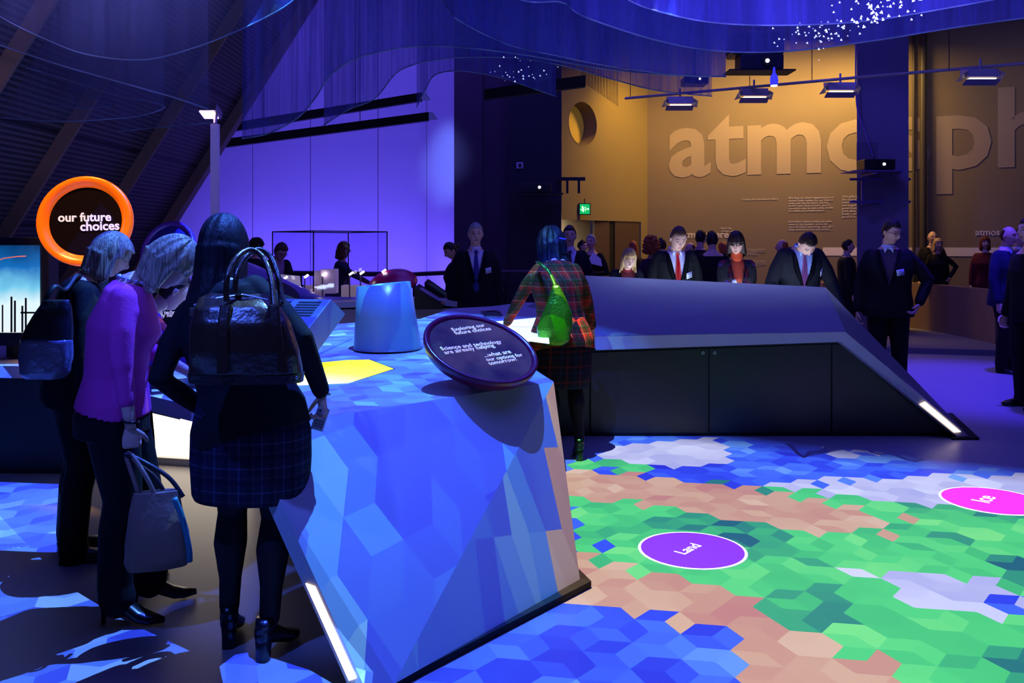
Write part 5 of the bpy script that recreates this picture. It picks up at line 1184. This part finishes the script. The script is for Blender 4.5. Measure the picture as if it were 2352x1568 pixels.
# low dark barrier panel under the first rail
a = W(560, 655, 14.1); b_ = W(940, 655, 14.1); bm = nb(); box(bm, ((a.x+b_.x)/2, 14.2, a.z/2), (b_.x-a.x, .05, a.z)); tag(link('barrier_panel', bm, mat('barrier_violet', (60, 52, 120), rough=.5)), 'dark violet panel beneath the long black handrail', 'barrier')
# ---------------------------------------------------------------- rear display table with glass case
rt = empty('display_table', (-2.4, 9.6, 0), 'low pale faceted table carrying the glass case behind the blue cone', 'exhibit table')
pts = [W(560, 690, 9.0), W(720, 668, 9.2), W(770, 680, 9.0), W(1045, 672, 9.4), W(1070, 730, 8.9), W(800, 810, 7.9), W(560, 800, 8.0)]
tp = [Vector((-3.6, 9.0, .93)), Vector((-2.1, 8.9, .95)), Vector((-.85, 9.3, .98)), Vector((-.45, 9.6, .9)), Vector((-.3, 10.9, .9)), Vector((-4.0, 10.9, .9))]
bm = nb(); slab(bm, tp, (0, 0, -.06)); bmesh.ops.triangulate(bm, faces=[f for f in bm.faces if len(f.verts) > 4]); kid(rt, 'table_top', bm, M_white)
bm = nb(); hexa(bm, [Vector((-3.6, 8.75, 0)), Vector((-.6, 9.1, 0)), Vector((-.6, 10.6, 0)), Vector((-3.6, 10.6, 0)), Vector((-3.6, 8.98, .87)), Vector((-.5, 9.45, .86)), Vector((-.5, 10.6, .86)), Vector((-3.6, 10.6, .86))]); kid(rt, 'body', bm, mat('table_pinkish', (176, 158, 160), rough=.5))
# swooping glossy hood on the left
hd = empty('curved_hood', (-2.6, 8.4, .9), 'glossy violet curved hood with a dark oval opening behind the leather bag', 'exhibit hood')
bm = nb(); hp = [W(595, 655, 8.3), W(650, 668, 8.3), W(700, 682, 8.3), W(728, 690, 8.3)]
bm2 = nb(); rings = []
for i, (x, y, rr_) in enumerate(((560, 640, .16), (600, 660, .17), (650, 682, .15), (700, 694, .10), (728, 699, .03))): c_ = W(x, y, 8.3); rings.append((c_, Vector((.15, 0, .03))*1.0*rr_/.16 if False else Vector((.03, .5, 0))*1.0, Vector((0, 0, rr_))))
loft(bm2, rings, 20); kid(hd, 'shell', bm2, mat('hood_violet', (80, 66, 150), rough=.2), True); bm.free()
bm = nb(); lathe(bm, [(.18, 0), (.18, .01)], Matrix.Translation(W(645, 668, 7.85)) @ Matrix.Rotation(.5, 4, 'Y') @ Matrix.Rotation(.35, 4, 'X') @ Matrix.Diagonal((1, .8, 1, 1)), 32); kid(hd, 'opening', bm, M_black)
# glass case
gc = empty('glass_case', (-2.1, 9.7, .95), 'tall empty-topped glass display case on the rear table', 'display case')
c_ = [W(626, 0, 9.9), W(720, 0, 9.25), W(889, 0, 9.9), W(800, 0, 10.7)]; zb = .95; zt_ = W(0, 531, 9.5).z
c_ = [Vector((v.x, v.y, 0)) for v in c_]
for i in range(4):
    a, b_ = c_[i], c_[(i+1) % 4]; bm = nb(); bm.faces.new([bm.verts.new(v_) for v_ in (Vector((a.x, a.y, zb)), Vector((b_.x, b_.y, zb)), Vector((b_.x, b_.y, zt_)), Vector((a.x, a.y, zt_)))]); kid(gc, 'glass_pane', bm, glass_mat('case_glass', (236, 232, 255)))
    bm = nb(); cyl(bm, (a.x, a.y, zb), (a.x, a.y, zt_), .007, 6); cyl(bm, (a.x, a.y, zt_), (b_.x, b_.y, zt_), .007, 6); kid(gc, 'edge_strip', bm, M_black)
# exhibits in the case
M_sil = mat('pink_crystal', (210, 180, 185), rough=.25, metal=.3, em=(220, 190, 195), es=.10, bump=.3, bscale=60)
def W2(x, y, Y): return W(x, y, Y)
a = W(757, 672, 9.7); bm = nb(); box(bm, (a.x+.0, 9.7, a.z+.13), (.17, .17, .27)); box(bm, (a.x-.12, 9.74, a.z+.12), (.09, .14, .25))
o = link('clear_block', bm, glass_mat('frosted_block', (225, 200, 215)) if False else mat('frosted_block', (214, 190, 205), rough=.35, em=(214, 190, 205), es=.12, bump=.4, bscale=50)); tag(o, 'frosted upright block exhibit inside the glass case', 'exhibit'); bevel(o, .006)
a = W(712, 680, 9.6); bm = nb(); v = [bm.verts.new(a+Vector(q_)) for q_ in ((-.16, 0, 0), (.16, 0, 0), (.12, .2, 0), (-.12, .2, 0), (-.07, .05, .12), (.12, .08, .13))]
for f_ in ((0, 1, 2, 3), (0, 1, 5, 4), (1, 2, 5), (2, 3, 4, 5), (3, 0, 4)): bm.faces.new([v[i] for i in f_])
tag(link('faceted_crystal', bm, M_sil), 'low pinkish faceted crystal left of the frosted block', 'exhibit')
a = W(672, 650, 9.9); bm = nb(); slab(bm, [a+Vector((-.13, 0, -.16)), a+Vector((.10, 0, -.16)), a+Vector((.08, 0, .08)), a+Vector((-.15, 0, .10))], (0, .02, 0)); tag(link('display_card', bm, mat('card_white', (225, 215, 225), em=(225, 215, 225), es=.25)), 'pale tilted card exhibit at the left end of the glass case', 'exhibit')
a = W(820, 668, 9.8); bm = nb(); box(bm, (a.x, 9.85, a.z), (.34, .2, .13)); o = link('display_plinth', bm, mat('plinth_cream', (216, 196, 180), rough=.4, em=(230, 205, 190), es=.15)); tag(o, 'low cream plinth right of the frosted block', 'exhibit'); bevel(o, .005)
first = True
for (x, yt, lb_) in ((652, 640, 'bent display lamp at the left end of the case'), (700, 636, 'display lamp next to the pale card'), (741, 632, 'display lamp just left of the frosted block'), (803, 630, 'display lamp right of the frosted block'), (828, 628, 'display lamp in front of the woman reaching out'), (878, 624, 'rightmost display lamp by the magenta dome')):
    a = W(x, yt, 9.6); t = empty('display_lamp', (a.x, a.y, .96), lb_, 'lamp', 'tiny stalk lamps in the glass case')
    bm = nb(); cyl(bm, (0, 0, 0), (0, 0, a.z-.96), .008, 8); link('stalk', bm, M_steel, t)
    bm = nb(); box(bm, (.02, -.01, a.z-.95), (.05, .03, .02), Matrix.Rotation(-.6, 3, 'Y')); link('lamp_head', bm, mat('tiny_lamp', (255, 250, 240), em=(255, 248, 240), es=6), t)
# magenta dome sign
t, f, Mx = dish('dome_sign', W(903, 652, 9.6), Vector((.15, .4, -1)), .27, .14, (190, 14, 90), M_face, 'shiny magenta dome-backed sign behind the blue cone', rimw=.1)
bm = nb(); cyl(bm, (0, 0, -.1), (0, 0, .02), .05); link('mount', bm, M_black, t)
# two slanted reading panels
for (xa, ya, xb, yb, Yv, lb_, mm) in ((952, 660, 1018, 700, 9.2, 'nearer sloping reading panel with a pale sheet right of the blue cone', (150, 150, 170)), (975, 648, 1032, 688, 9.7, 'farther sloping reading panel with a green strip right of the blue cone', (20, 110, 80))):
    a = W(xa, ya, Yv); b_ = W(xb, yb, Yv); t = empty('reading_panel', (b_.x, b_.y, b_.z-.05), lb_, 'panel', 'sloping reading panels')
    d_ = Vector((.0, .45, .02)); dn = Vector((0, 0, -.045))
    bm = nb(); slab(bm, [a, b_, b_+d_, a+d_], dn); kid(t, 'board', bm, M_dark)
    e_ = (b_-a)*.16; bm = nb(); slab(bm, [a+e_+d_*.1+Vector((0, 0, .004)), b_-e_+d_*.1+Vector((0, 0, .004)), b_-e_+d_*.6+Vector((0, 0, .004)), a+e_+d_*.6+Vector((0, 0, .004))], (0, 0, .003)); kid(t, 'sheet', bm, mat('sheet_%d' % mm[0], mm, rough=.4))
    bm = nb(); slab(bm, [b_-e_*.5+Vector((0, 0, .003)), b_+Vector((0, 0, .003)), b_+d_+Vector((0, 0, .003)), b_-e_*.5+d_+Vector((0, 0, .003))], (0, 0, .003)); kid(t, 'orange_end', bm, mat('panel_orange', (190, 110, 60), rough=.5))
    bm = nb(); slab(bm, [b_+dn, a+dn, Vector((a.x, a.y, b_.z-.05))], d_); kid(t, 'wedge', bm, M_dark)
# ================================================================ THE PEOPLE OF THE PHOTO
PLACE = lambda px, Y: ((px-CX)*Y/F, Y)
# woman with her back to us
SK1 = plaid_mat('skirt_check', (30, 32, 52), [(.0, .06, (74, 80, 120), .45), (.37, .04, (90, 70, 80), .35), (.62, .16, (14, 16, 30), .5)], s=11)
w1 = person('woman seen from behind with long straight black hair, black cardigan and grey checked skirt', (-1.01, 3.38), -4, 1.70, 'f', 1.24, lean=3, hunch=6, side=-17, hp=-10, ht=0, hl=(-.25, .10, .93), ehl=(-.5, -1, 0), hr=(.265, .06, 1.01), ehr=(1, -.9, -.2), outfit='cardigan', top=(9, 9, 14), botmat=SK1, skirt=.60, legs=(9, 9, 14), shoe='block', shoec=(10, 9, 12), hair='long', hlen=.33, vol=2.1, hmat=H_BLACK, near=True, hem=.86, sleeve=.98, feet=((-.10, .02), (.10, -.08)), curl={-1: .5, 1: 1.0}, palm={1: (-.7, -.6, .1), -1: (1, 0, 0)}, hdir={1: (.05, .12, -1)})
# woman in the purple cardigan, stooping to the right
w2 = person('woman in a purple cardigan stooping to look down with a taupe bag in her hand', (-1.67, 3.66), -76, 1.68, 'f', 1.12, lean=3, hunch=12, hp=-42, hl=(-.24, .28, 1.02), hr=(.21, .10, .85), outfit='cardigan', top=(200, 60, 150), bottom=(9, 8, 12), hair='bob', vol=1.5, hmat=H_ASHBLOND, shoe='heel', near=True, hem=.92, sleeve=.62, feet=((-.09, .12), (.10, .02)), curl={-1: .4, 1: 1.3}, palm={1: (-1, 0, .1)}, hdir={1: (0, .05, -1)}, necklace=True, badge=(-.03, 1.18))
w3 = person('person in black behind the purple cardigan with ash-blond hair and a two-tone shoulder bag', (-2.20, 4.35), -60, 1.66, 'f', 1.05, lean=3, hunch=8, hp=-25, outfit='top', top=(8, 8, 12), bottom=(8, 8, 11), hair='bob', vol=1.3, hmat=H_ASHBLOND, near=False, hem=.84)
SL4 = plaid_mat('red_blue_stripe', (110, 24, 60), [(.1, .3, (40, 40, 170), .6), (.5, .15, (210, 60, 60), .5)], s=8)
w4 = person('person with a red and blue patterned sleeve reaching to the small screen', (-1.84, 4.16), -50, 1.50, 'f', .95, lean=8, hunch=10, hp=-30, hr=(.10, .42, .98), hl=(-.2, .3, .9), outfit='top', topmat=SL4, bottom=(9, 9, 12), hair='short', hmat=H_DARK)
# plaid woman
PL = plaid_mat('plaid_flannel', (96, 40, 24), [(.0, .22, (180, 36, 20), .6), (.34, .05, (190, 180, 140), .28), (.50, .22, (30, 46, 14), .7), (.8, .03, (220, 150, 90), .4)], s=9)
PS2 = plaid_mat('plaid_dark_skirt', (24, 20, 30), [(.0, .12, (90, 30, 30), .5), (.4, .1, (20, 40, 60), .6)], s=9)
w5 = person('dark-haired woman in a plaid jacket leaning on the white table with a green bag', (.36, 6.42), 14, 1.72, 'f', 1.22, lean=10, hunch=10, hp=-18, hl=(-.34, .40, .93), hr=(.36, .30, .90), outfit='coat', topmat=PL, botmat=PS2, skirt=.52, legs=(12, 10, 16), shoe='block', hair='long', hlen=.30, vol=3.0, hmat=H_BLACK, near=True, hem=.80, hemw=.03, sleeve=.94, feet=((-.08, -.10), (.1, -.14)))  # the bag's green is light falling on it
# men in the middle
TB = mat('tie_blue', (60, 60, 160), rough=.5); TR = mat('tie_red', (200, 10, 24), rough=.4); TP = plaid_mat('tie_purple', (120, 60, 130), [(.0, .3, (170, 110, 160), .6)], s=60); TD = mat('tie_dark', (30, 40, 60), rough=.5)
person('grey-haired man in a dark suit and long blue tie walking beyond the cone', PLACE(1092, 9.6), 186, 1.78, 'm', 1.08, outfit='suit', top=(10, 10, 22), shirt=(205, 195, 225), tie=TB, hair='short', hmat=H_GREY, hp=-4, badge=(-.13, 1.25))
person('dark-haired woman with an earring looking down behind the walking grey-haired man', PLACE(1046, 10.6), 118, 1.60, 'f', 1.0, outfit='top', top=(8, 14, 12), hair='tied', hmat=H_DARK, hp=-30)
person('blond woman laughing in a dark red polo neck behind the raised table back', PLACE(1437, 8.75), 184, 1.57, 'f', 1.0, outfit='jacket', top=(16, 16, 28), shirt=(90, 8, 24), neckc=(110, 8, 26), hair='long', hlen=.20, hmat=H_BLOND, hp=-26, mouth='open', hunch=8, lean=3)
person('man in a black suit with a bright red tie and white badge', PLACE(1549, 8.85), 184, 1.78, 'm', 1.02, outfit='suit', top=(14, 15, 20), shirt=(220, 225, 250), tie=TR, hair='short', hmat=H_BROWN, hp=-27, hunch=6, hy=2, badge=(-.11, 1.235), near=True)
person('dark-haired woman with orange polo neck, black waistcoat and folded arms', PLACE(1692, 8.8), 172, 1.68, 'f', 1.12, outfit='jacket', topmat=plaid_mat('patterned_sleeve', (70, 34, 70), [(.1, .25, (120, 40, 30), .6), (.6, .1, (60, 50, 140), .6)], s=7), shirt=(170, 60, 26), neckc=(190, 66, 26), vest=(12, 14, 20), hair='fringe', vol=1.35, hmat=H_DARK, hp=-20, hy=-12, badge=(.06, 1.22), badge_rot=.35, hl=(.10, .26, 1.06), hr=(-.10, .28, 1.08), ehl=(-1, -.2, -.6), ehr=(1, -.2, -.6))
person('man in a dark suit, pale blue shirt and patterned purple tie bowing his head', PLACE(1832, 8.75), 182, 1.82, 'm', 1.12, outfit='suit', top=(18, 20, 30), shirt=(150, 175, 235), tie=TP, hair='short', hmat=H_DARK, hp=-56, hunch=14, lean=4, badge=(-.18, 1.27), badge_rot=.3, hl=(-.30, .28, .92), hr=(.30, .28, .92), near=True)
person('man in glasses with a purple waistcoat and dark overcoat, hand in his pocket', PLACE(2040, 8.9), 160, 1.80, 'm', 1.18, outfit='suit', top=(14, 14, 22), shirt=(52, 34, 66), tie=None, neckc=None, hair='short', hmat=H_DARK, hp=-16, hy=42, glasses=True, badge=(-.10, 1.24), hl=(-.27, .10, .94), ehl=(-1, -.5, 0), near=True, hem=.72)
person('bald blue-lit man in a navy suit at the right edge', PLACE(2310, 10.6), 214, 1.77, 'm', 1.15, outfit='suit', top=(24, 26, 66), shirt=(190, 190, 250), tie=TD, hair='bald', hmat=H_DARK, hp=-5, hl=(-.2, .2, 1.0))
person('black silhouette of a man cut off by the right edge', PLACE(2368, 8.3), 100, 1.80, 'm', 1.1, outfit='coat', top=(7, 7, 10), hair='short', hmat=H_DARK)
for q_ in [p_ for p_ in C.objects if p_.get('category') == 'person'][11].children:
    if q_.name.startswith('collar'): q_.data.materials[0] = mat('collar_pale', (190, 196, 225), rough=.7)
# left background, before the violet wall
person('grey-haired person in the background nearest the black-haired woman', PLACE(558, 13.2), 250, 1.66, 'm', 1.0, outfit='top', top=(16, 16, 30), hair='short', hmat=H_GREY)
person('dark curly-haired person in profile behind the reader in glasses', PLACE(586, 12.6), 262, 1.62, 'f', 1.0, outfit='top', top=(12, 12, 18), hair='curly', hmat=H_DARK, vol=.8)
person('brown-haired man in glasses and black jacket peering down at the glass case', PLACE(632, 11.3), 222, 1.62, 'm', 1.0, outfit='jacket', top=(12, 12, 16), shirt=(200, 160, 170), hair='short', vol=2.0, hmat=H_BROWN, hp=-30, hunch=10, glasses=True)
person('auburn-haired woman in a grey jacket stretching her arm out to the right', PLACE(783, 12.2), 268, 1.58, 'f', 1.05, outfit='coat', top=(60, 66, 72), hair='bob', vol=1.2, hmat=H_AUBURN, hr=(.25, .60, 1.07), hunch=5)
# by the doorway
person('man with short dark hair standing just beyond the plaid woman', PLACE(1308, 10.6), 178, 1.77, 'm', 1.05, outfit='suit', top=(16, 14, 26), shirt=(200, 200, 230), tie=TD, hair='short', hmat=H_DARK)
person('dark-haired person in profile in the lit doorway', PLACE(1335, 15.0), 250, 1.62, 'f', 1.0, outfit='top', top=(14, 12, 20), hair='short', hmat=H_DARK)
wp = person('white-haired man in black holding a sheet of paper in the doorway', PLACE(1359, 14.0), 150, 1.70, 'm', 1.0, outfit='coat', top=(10, 9, 12), hair='short', hmat=H_GREY, hr=(-.05, .26, 1.15), hl=(-.16, .25, 1.12))
person('fair-haired head just left of the blond laughing woman', PLACE(1455, 15.2), 10, 1.60, 'f', 1.0, outfit='top', top=(40, 24, 20), hair='bob', hmat=H_GINGER)
person('person with a big curly ginger head of hair left of the red-tied man', PLACE(1497, 12.6), 20, 1.62, 'f', 1.1, outfit='top', top=(54, 34, 40), hair='curly', vol=1.5, hmat=H_GINGER)
person('dark-haired person beside the curly ginger head', PLACE(1520, 13.4), 10, 1.64, 'm', 1.0, outfit='top', top=(30, 20, 22), hair='short', hmat=H_DARK)
person('bald person seen over the red-tied man\'s shoulder', PLACE(1588, 14.4), 100, 1.58, 'm', 1.0, outfit='top', top=(20, 14, 14), hair='bald', hmat=H_DARK)
person('dark-haired man in a dark suit turned towards the wall writing', PLACE(1608, 13.2), -40, 1.76, 'm', 1.05, outfit='suit', top=(16, 12, 14), shirt=(150, 120, 110), hair='short', hmat=H_DARK)
person('man seen from behind in a black coat under the small word atmosphere', PLACE(1636, 11.6), 2, 1.72, 'm', 1.2, outfit='coat', top=(9, 8, 10), hair='short', hmat=H_DARK)
person('ginger-haired person half hidden left of the dark-haired woman', PLACE(1662, 14.6), 30, 1.58, 'f', 1.0, outfit='top', top=(30, 18, 18), hair='bob', hmat=H_GINGER)
person('bald person in a brown coat left of the man bowing his head', PLACE(1800, 13.0), 60, 1.62, 'm', 1.05, outfit='coat', top=(40, 24, 20), hair='bald', hmat=H_GINGER)
person('man in black profile against the white wall stripe left of the column', PLACE(1944, 13.6), 262, 1.62, 'm', 1.0, outfit='suit', top=(9, 9, 12), shirt=(120, 120, 130), hair='short', hmat=H_DARK)
# behind the curved barrier
person('balding man in a dark suit behind the curved barrier', (7.5, 15.55, .08), 176, 1.70, 'm', 1.08, outfit='suit', top=(14, 12, 20), shirt=(110, 90, 110), hair='bald', hmat=H_GREY)
person('short-haired woman in black with a hand on her hip behind the curved barrier', (7.30, 14.95, .08), 180, 1.57, 'f', 1.0, outfit='top', top=(10, 9, 13), hair='bob', vol=.8, hmat=H_BLOND, hl=(-.22, .05, 1.02), ehl=(-1, -.1, 0))
person('woman in a dark red top behind the curved barrier', (7.90, 14.55, .08), 165, 1.60, 'f', 1.15, outfit='top', top=(90, 16, 26), hair='bob', vol=.8, hmat=H_AUBURN)
person('dark-haired person behind the blue-lit bald man', PLACE(2338, 12.4), 200, 1.76, 'm', 1.0, outfit='suit', top=(12, 12, 26), hair='short', hmat=H_DARK)

# ---------------------------------------------------------------- what they carry
def crease(bm, amp, fr, seed=0):
    for v in bm.verts:
        n = noise.noise_vector(v.co*fr+Vector((seed, seed, 0))); v.co += Vector(n)*amp
LEATHER = mat('leather_brown', (52, 34, 26), rough=.30, spec=.7, bump=.5, bscale=26)
def bagshape(rings, seg=48, sub=5, amp=.006, fr=14, sq=.72):
    """rings: (z, cx, cy, half width, half depth, turn)"""
    R = []
    for i in range(len(rings)-1):
        for k in range(sub):
            t = k/sub; q = [u+(v-u)*t for u, v in zip(rings[i], rings[i+1])]; R.append(q)
    R.append(rings[-1]); bm = nb()
    loft(bm, [(Vector((x, y, z)), Vector((math.cos(a), math.sin(a), 0))*hw, Vector((-math.sin(a), math.cos(a), 0))*hd) for z, x, y, hw, hd, a in R], seg, sq=sq)
    crease(bm, amp, fr); return bm
bc = W(565, 770, 3.10)
bg = empty('shoulder_bag', (bc.x, 3.10, 1.08), 'large brown leather satchel hanging on the black-haired woman\'s back', 'bag')
def bz(y): return H-(y-HY)*3.10/F-1.08
def bx_(x): return (x-565)*3.10/F
bm = bagshape([(bz(872), bx_(566), 0, .17, .05, 0), (bz(862), bx_(566), 0, .198, .075, 0), (bz(800), bx_(564), -.01, .192, .088, 0), (bz(740), bx_(556), -.01, .172, .075, 0), (bz(705), bx_(547), 0, .150, .055, 0), (bz(684), bx_(543), .005, .135, .022, 0), (bz(674), bx_(545), .005, .10, .010, 0)])
link('bag_body', bm, LEATHER, bg, True)
bm = nb(); loft(bm, [(Vector((bx_(566), 0, bz(876))), Vector((.20, 0, 0)), Vector((0, .078, 0))), (Vector((bx_(566), 0, bz(856))), Vector((.204, 0, 0)), Vector((0, .082, 0)))], 48, sq=.72); link('base_panel', bm, mat('leather_dark', (34, 24, 22), rough=.35, bump=.3, bscale=60), bg)
for k, yo in ((0, -.055), (1, .045)):
    bm = nb(); tube(bm, catmull([Vector((bx_(532), yo, bz(690))), Vector((bx_(533), yo, bz(640))), Vector((bx_(541), yo+.05, bz(596))), Vector((bx_(560), yo+.12, bz(574))), Vector((bx_(590), yo+.13, bz(592))), Vector((bx_(618), yo+.08, bz(640))), Vector((bx_(636), yo+.02, bz(704)))], 8), .0105, 10); link('handle', bm, LEATHER, bg, True)
for x in (532, 652):
    bm = nb(); rows = []
    for i in range(10):
        y = 698+150*i/9; dep = -(.062+.034*math.sin(min(1, i/5)*PI/2)) if x < 600 else -(.040+.030*math.sin(min(1, i/5)*PI/2))
        xx = x if x < 600 else 636+ (662-636)*i/9
        rows.append((Vector((bx_(xx), dep, bz(y))), Vector((.020, 0, 0)), Vector((0, .010, 0))))
    loft(bm, rows, 12, sq=.6); link('handle_panel', bm, LEATHER, bg)
for x in (470, 690, 490):
    bm = nb(); r = bmesh.ops.create_uvsphere(bm, u_segments=10, v_segments=8, radius=.006)['verts']; bmesh.ops.translate(bm, vec=(bx_(x), -.055, bz(862 if x != 470 else 848)), verts=r)
    link('stud', bm, M_steel, bg)
bm = nb(); tube(bm, [Vector((bx_(448), -.01, bz(700))), Vector((bx_(500), -.012, bz(684))), Vector((bx_(560), -.012, bz(676))), Vector((bx_(618), -.012, bz(688)))], .004, 6); box(bm, (bx_(448), -.02, bz(716)), (.02, .012, .03)); link('zip', bm, M_steel, bg)
# phone in her right hand
wv_ = Vector(w1['wr'][3:]); ph = Matrix.Rotation(math.radians(-4), 3, 'Z') @ (wv_+Vector((.0, -.012, -.105)))+Vector(w1.location); pe = empty('mobile_phone', ph, 'small silver phone held in the black-haired woman\'s right hand', 'phone'); pe.rotation_euler = (-.15, .35, .3)
bm = nb(); box(bm, (0, 0, 0), (.048, .014, .092)); bevel(link('case', bm, mat('phone_silver', (170, 178, 190), rough=.35), pe), .005, 3)
bm = nb(); r = [box(bm, (-.012+.012*i, -.008, -.010-.011*j), (.008, .002, .006)) for i in range(3) for j in range(3)]; link('keypad', bm, mat('key_grey', (90, 96, 110)), pe)
bm = nb(); box(bm, (-.012, -.008, .030), (.008, .002, .008)); link('camera_lens', bm, M_black, pe)
def ringband(name, parent, c, ax, r, t, m):
    bm = nb(); M_ = Vector(ax).to_track_quat('Z', 'Y').to_matrix().to_4x4(); pts = [Vector(c)+(M_ @ Vector((r*math.cos(2*PI*i/20), r*math.sin(2*PI*i/20), 0))) for i in range(21)]; tube(bm, pts, t, 8); return link(name, bm, m, parent, True)
ringband('bracelet', w1, Vector(w1['wr'][3:])+Vector((0, .01, -.01)), (.1, .1, 1), .031, .004, M_steel)
ringband('bracelet', w2, Vector(w2['wr'][3:])+Vector((0, 0, .01)), (.0, .1, 1), .030, .006, mat('bangle_black', (12, 12, 16), rough=.15))
# taupe bag
tb_ = W(362, 1300, 3.47); tg = empty('handbag', (tb_.x, 3.47, tb_.z), 'taupe shopping bag hanging from the stooping woman\'s right hand', 'bag')
TAU = mat('taupe_canvas', (130, 100, 84), rough=.6, bump=.3, bscale=40); DKS = mat('bag_side_dark', (20, 20, 30), rough=.4)
link('bag_body', bagshape([(.0, 0, 0, .112, .055, .35), (.03, 0, 0, .124, .066, .35), (.13, 0, 0, .118, .07, .33), (.22, -.005, 0, .100, .05, .3), (.285, -.005, 0, .088, .03, .3), (.30, -.005, 0, .084, .026, .3)], amp=.004), TAU, tg, True)
bm = nb(); pts = [Vector((.078, -.03, .28)), Vector((.105, -.02, .20)), Vector((.128, -.01, .08)), Vector((.128, .0, .02))]; tube(bm, catmull(pts, 5), .012, 8, 1.0); link('side_trim', bm, mat('side_trim_teal', (40, 110, 130), rough=.5), tg, True)
hp_ = Vector((-1.525, 3.47, .715))-Vector(tg.location)
for xx, yo, m_ in ((-.06, -.02, TAU), (.03, .02, DKS)):
    bm = nb(); tube(bm, catmull([Vector((xx, yo, .27)), Vector((xx*.7+hp_.x*.4, yo, .27+(hp_.z-.27)*.5)), hp_+Vector((-.012, 0, .0)), hp_+Vector((.012, 0, 0)), Vector(((xx+.06)*.7+hp_.x*.3, yo, .27+(hp_.z-.27)*.5)), Vector((xx+.065, yo, .27))], 6), .007, 8, 1.4); link('handle', bm, m_, tg, True)
# black and silver bag
q = W(108, 868, 4.02); sg = empty('shoulder_bag', q, 'black bag with a crinkled silver lower half at the far left', 'bag')
link('bag_body', bagshape([(0, -.01, 0, .085, .04, .1), (.02, -.01, 0, .105, .055, .1), (.09, -.005, 0, .118, .06, .1), (.18, .0, 0, .112, .06, .1)], amp=.006), mat('crinkled_silver', (130, 130, 150), rough=.3, metal=.5, bump=.6, bscale=30), sg, True)
link('upper_half', bagshape([(.175, .0, 0, .112, .06, .1), (.24, .015, 0, .10, .05, .1), (.32, .035, 0, .075, .035, .1), (.36, .045, 0, .055, .02, .1)], amp=.004), mat('bag_black', (10, 10, 14), rough=.5, bump=.3), sg, True)
bm = nb(); tube(bm, catmull([Vector((-.03, -.01, .30)), Vector((.02, .02, .42)), W(150, 665, 4.15)-q, W(176, 632, 4.25)-q, W(190, 640, 4.4)-q], 6), .008, 8, 1.6); link('strap', bm, M_black, sg, True)
# metallic bag; the green light falling on it is put into its colour
q = W(1280, 792, 6.12); gg_ = empty('shoulder_bag', q, 'shiny green hobo bag hanging on the plaid woman\'s back', 'bag')  # the green is light falling on the bag
GR = mat('metal_lit_green', (70, 140, 20), rough=.28, metal=.6, bump=.5, bscale=60)
link('bag_body', bagshape([(0, -.02, 0, .06, .04, 0), (.03, -.025, 0, .11, .06, 0), (.12, -.02, 0, .125, .07, 0), (.22, .0, .0, .105, .06, 0), (.33, .0, .01, .06, .04, 0), (.42, -.01, .02, .022, .02, 0)], amp=.006), GR, gg_, True)
bm = nb(); tube(bm, catmull([Vector((-.01, .02, .41)), W(1262, 625, 6.2)-q, W(1242, 606, 6.25)-q, W(1234, 602, 6.38)-q], 6), .010, 8, 1.5); tube(bm, catmull([Vector((.03, .02, .38)), W(1300, 690, 6.15)-q, W(1305, 720, 6.15)-q], 5), .006, 8); link('strap', bm, GR, gg_, True)
bm = nb(); box(bm, (0, 0, 0), (.055, .008, .011), Matrix.Rotation(.15, 3, 'Y')); hcl = link('hair_clip', bm, mat('clip_violet', (120, 110, 230), rough=.15, metal=.6), w5); hcl.location = Vector((.03, .055, 1.60))
# sheet of paper at the doorway
q = W(1366, 597, 13.7); bm = nb(); slab(bm, [q+Vector((-.14, 0, -.04)), q+Vector((.12, 0, -.10)), q+Vector((.10, .02, .02)), q+Vector((-.02, .04, .12))], (0, .003, 0)); tag(link('paper_sheet', bm, mat('paper_white', (230, 225, 220), rough=.7)), 'white sheet of paper held by the white-haired man in the doorway', 'paper')
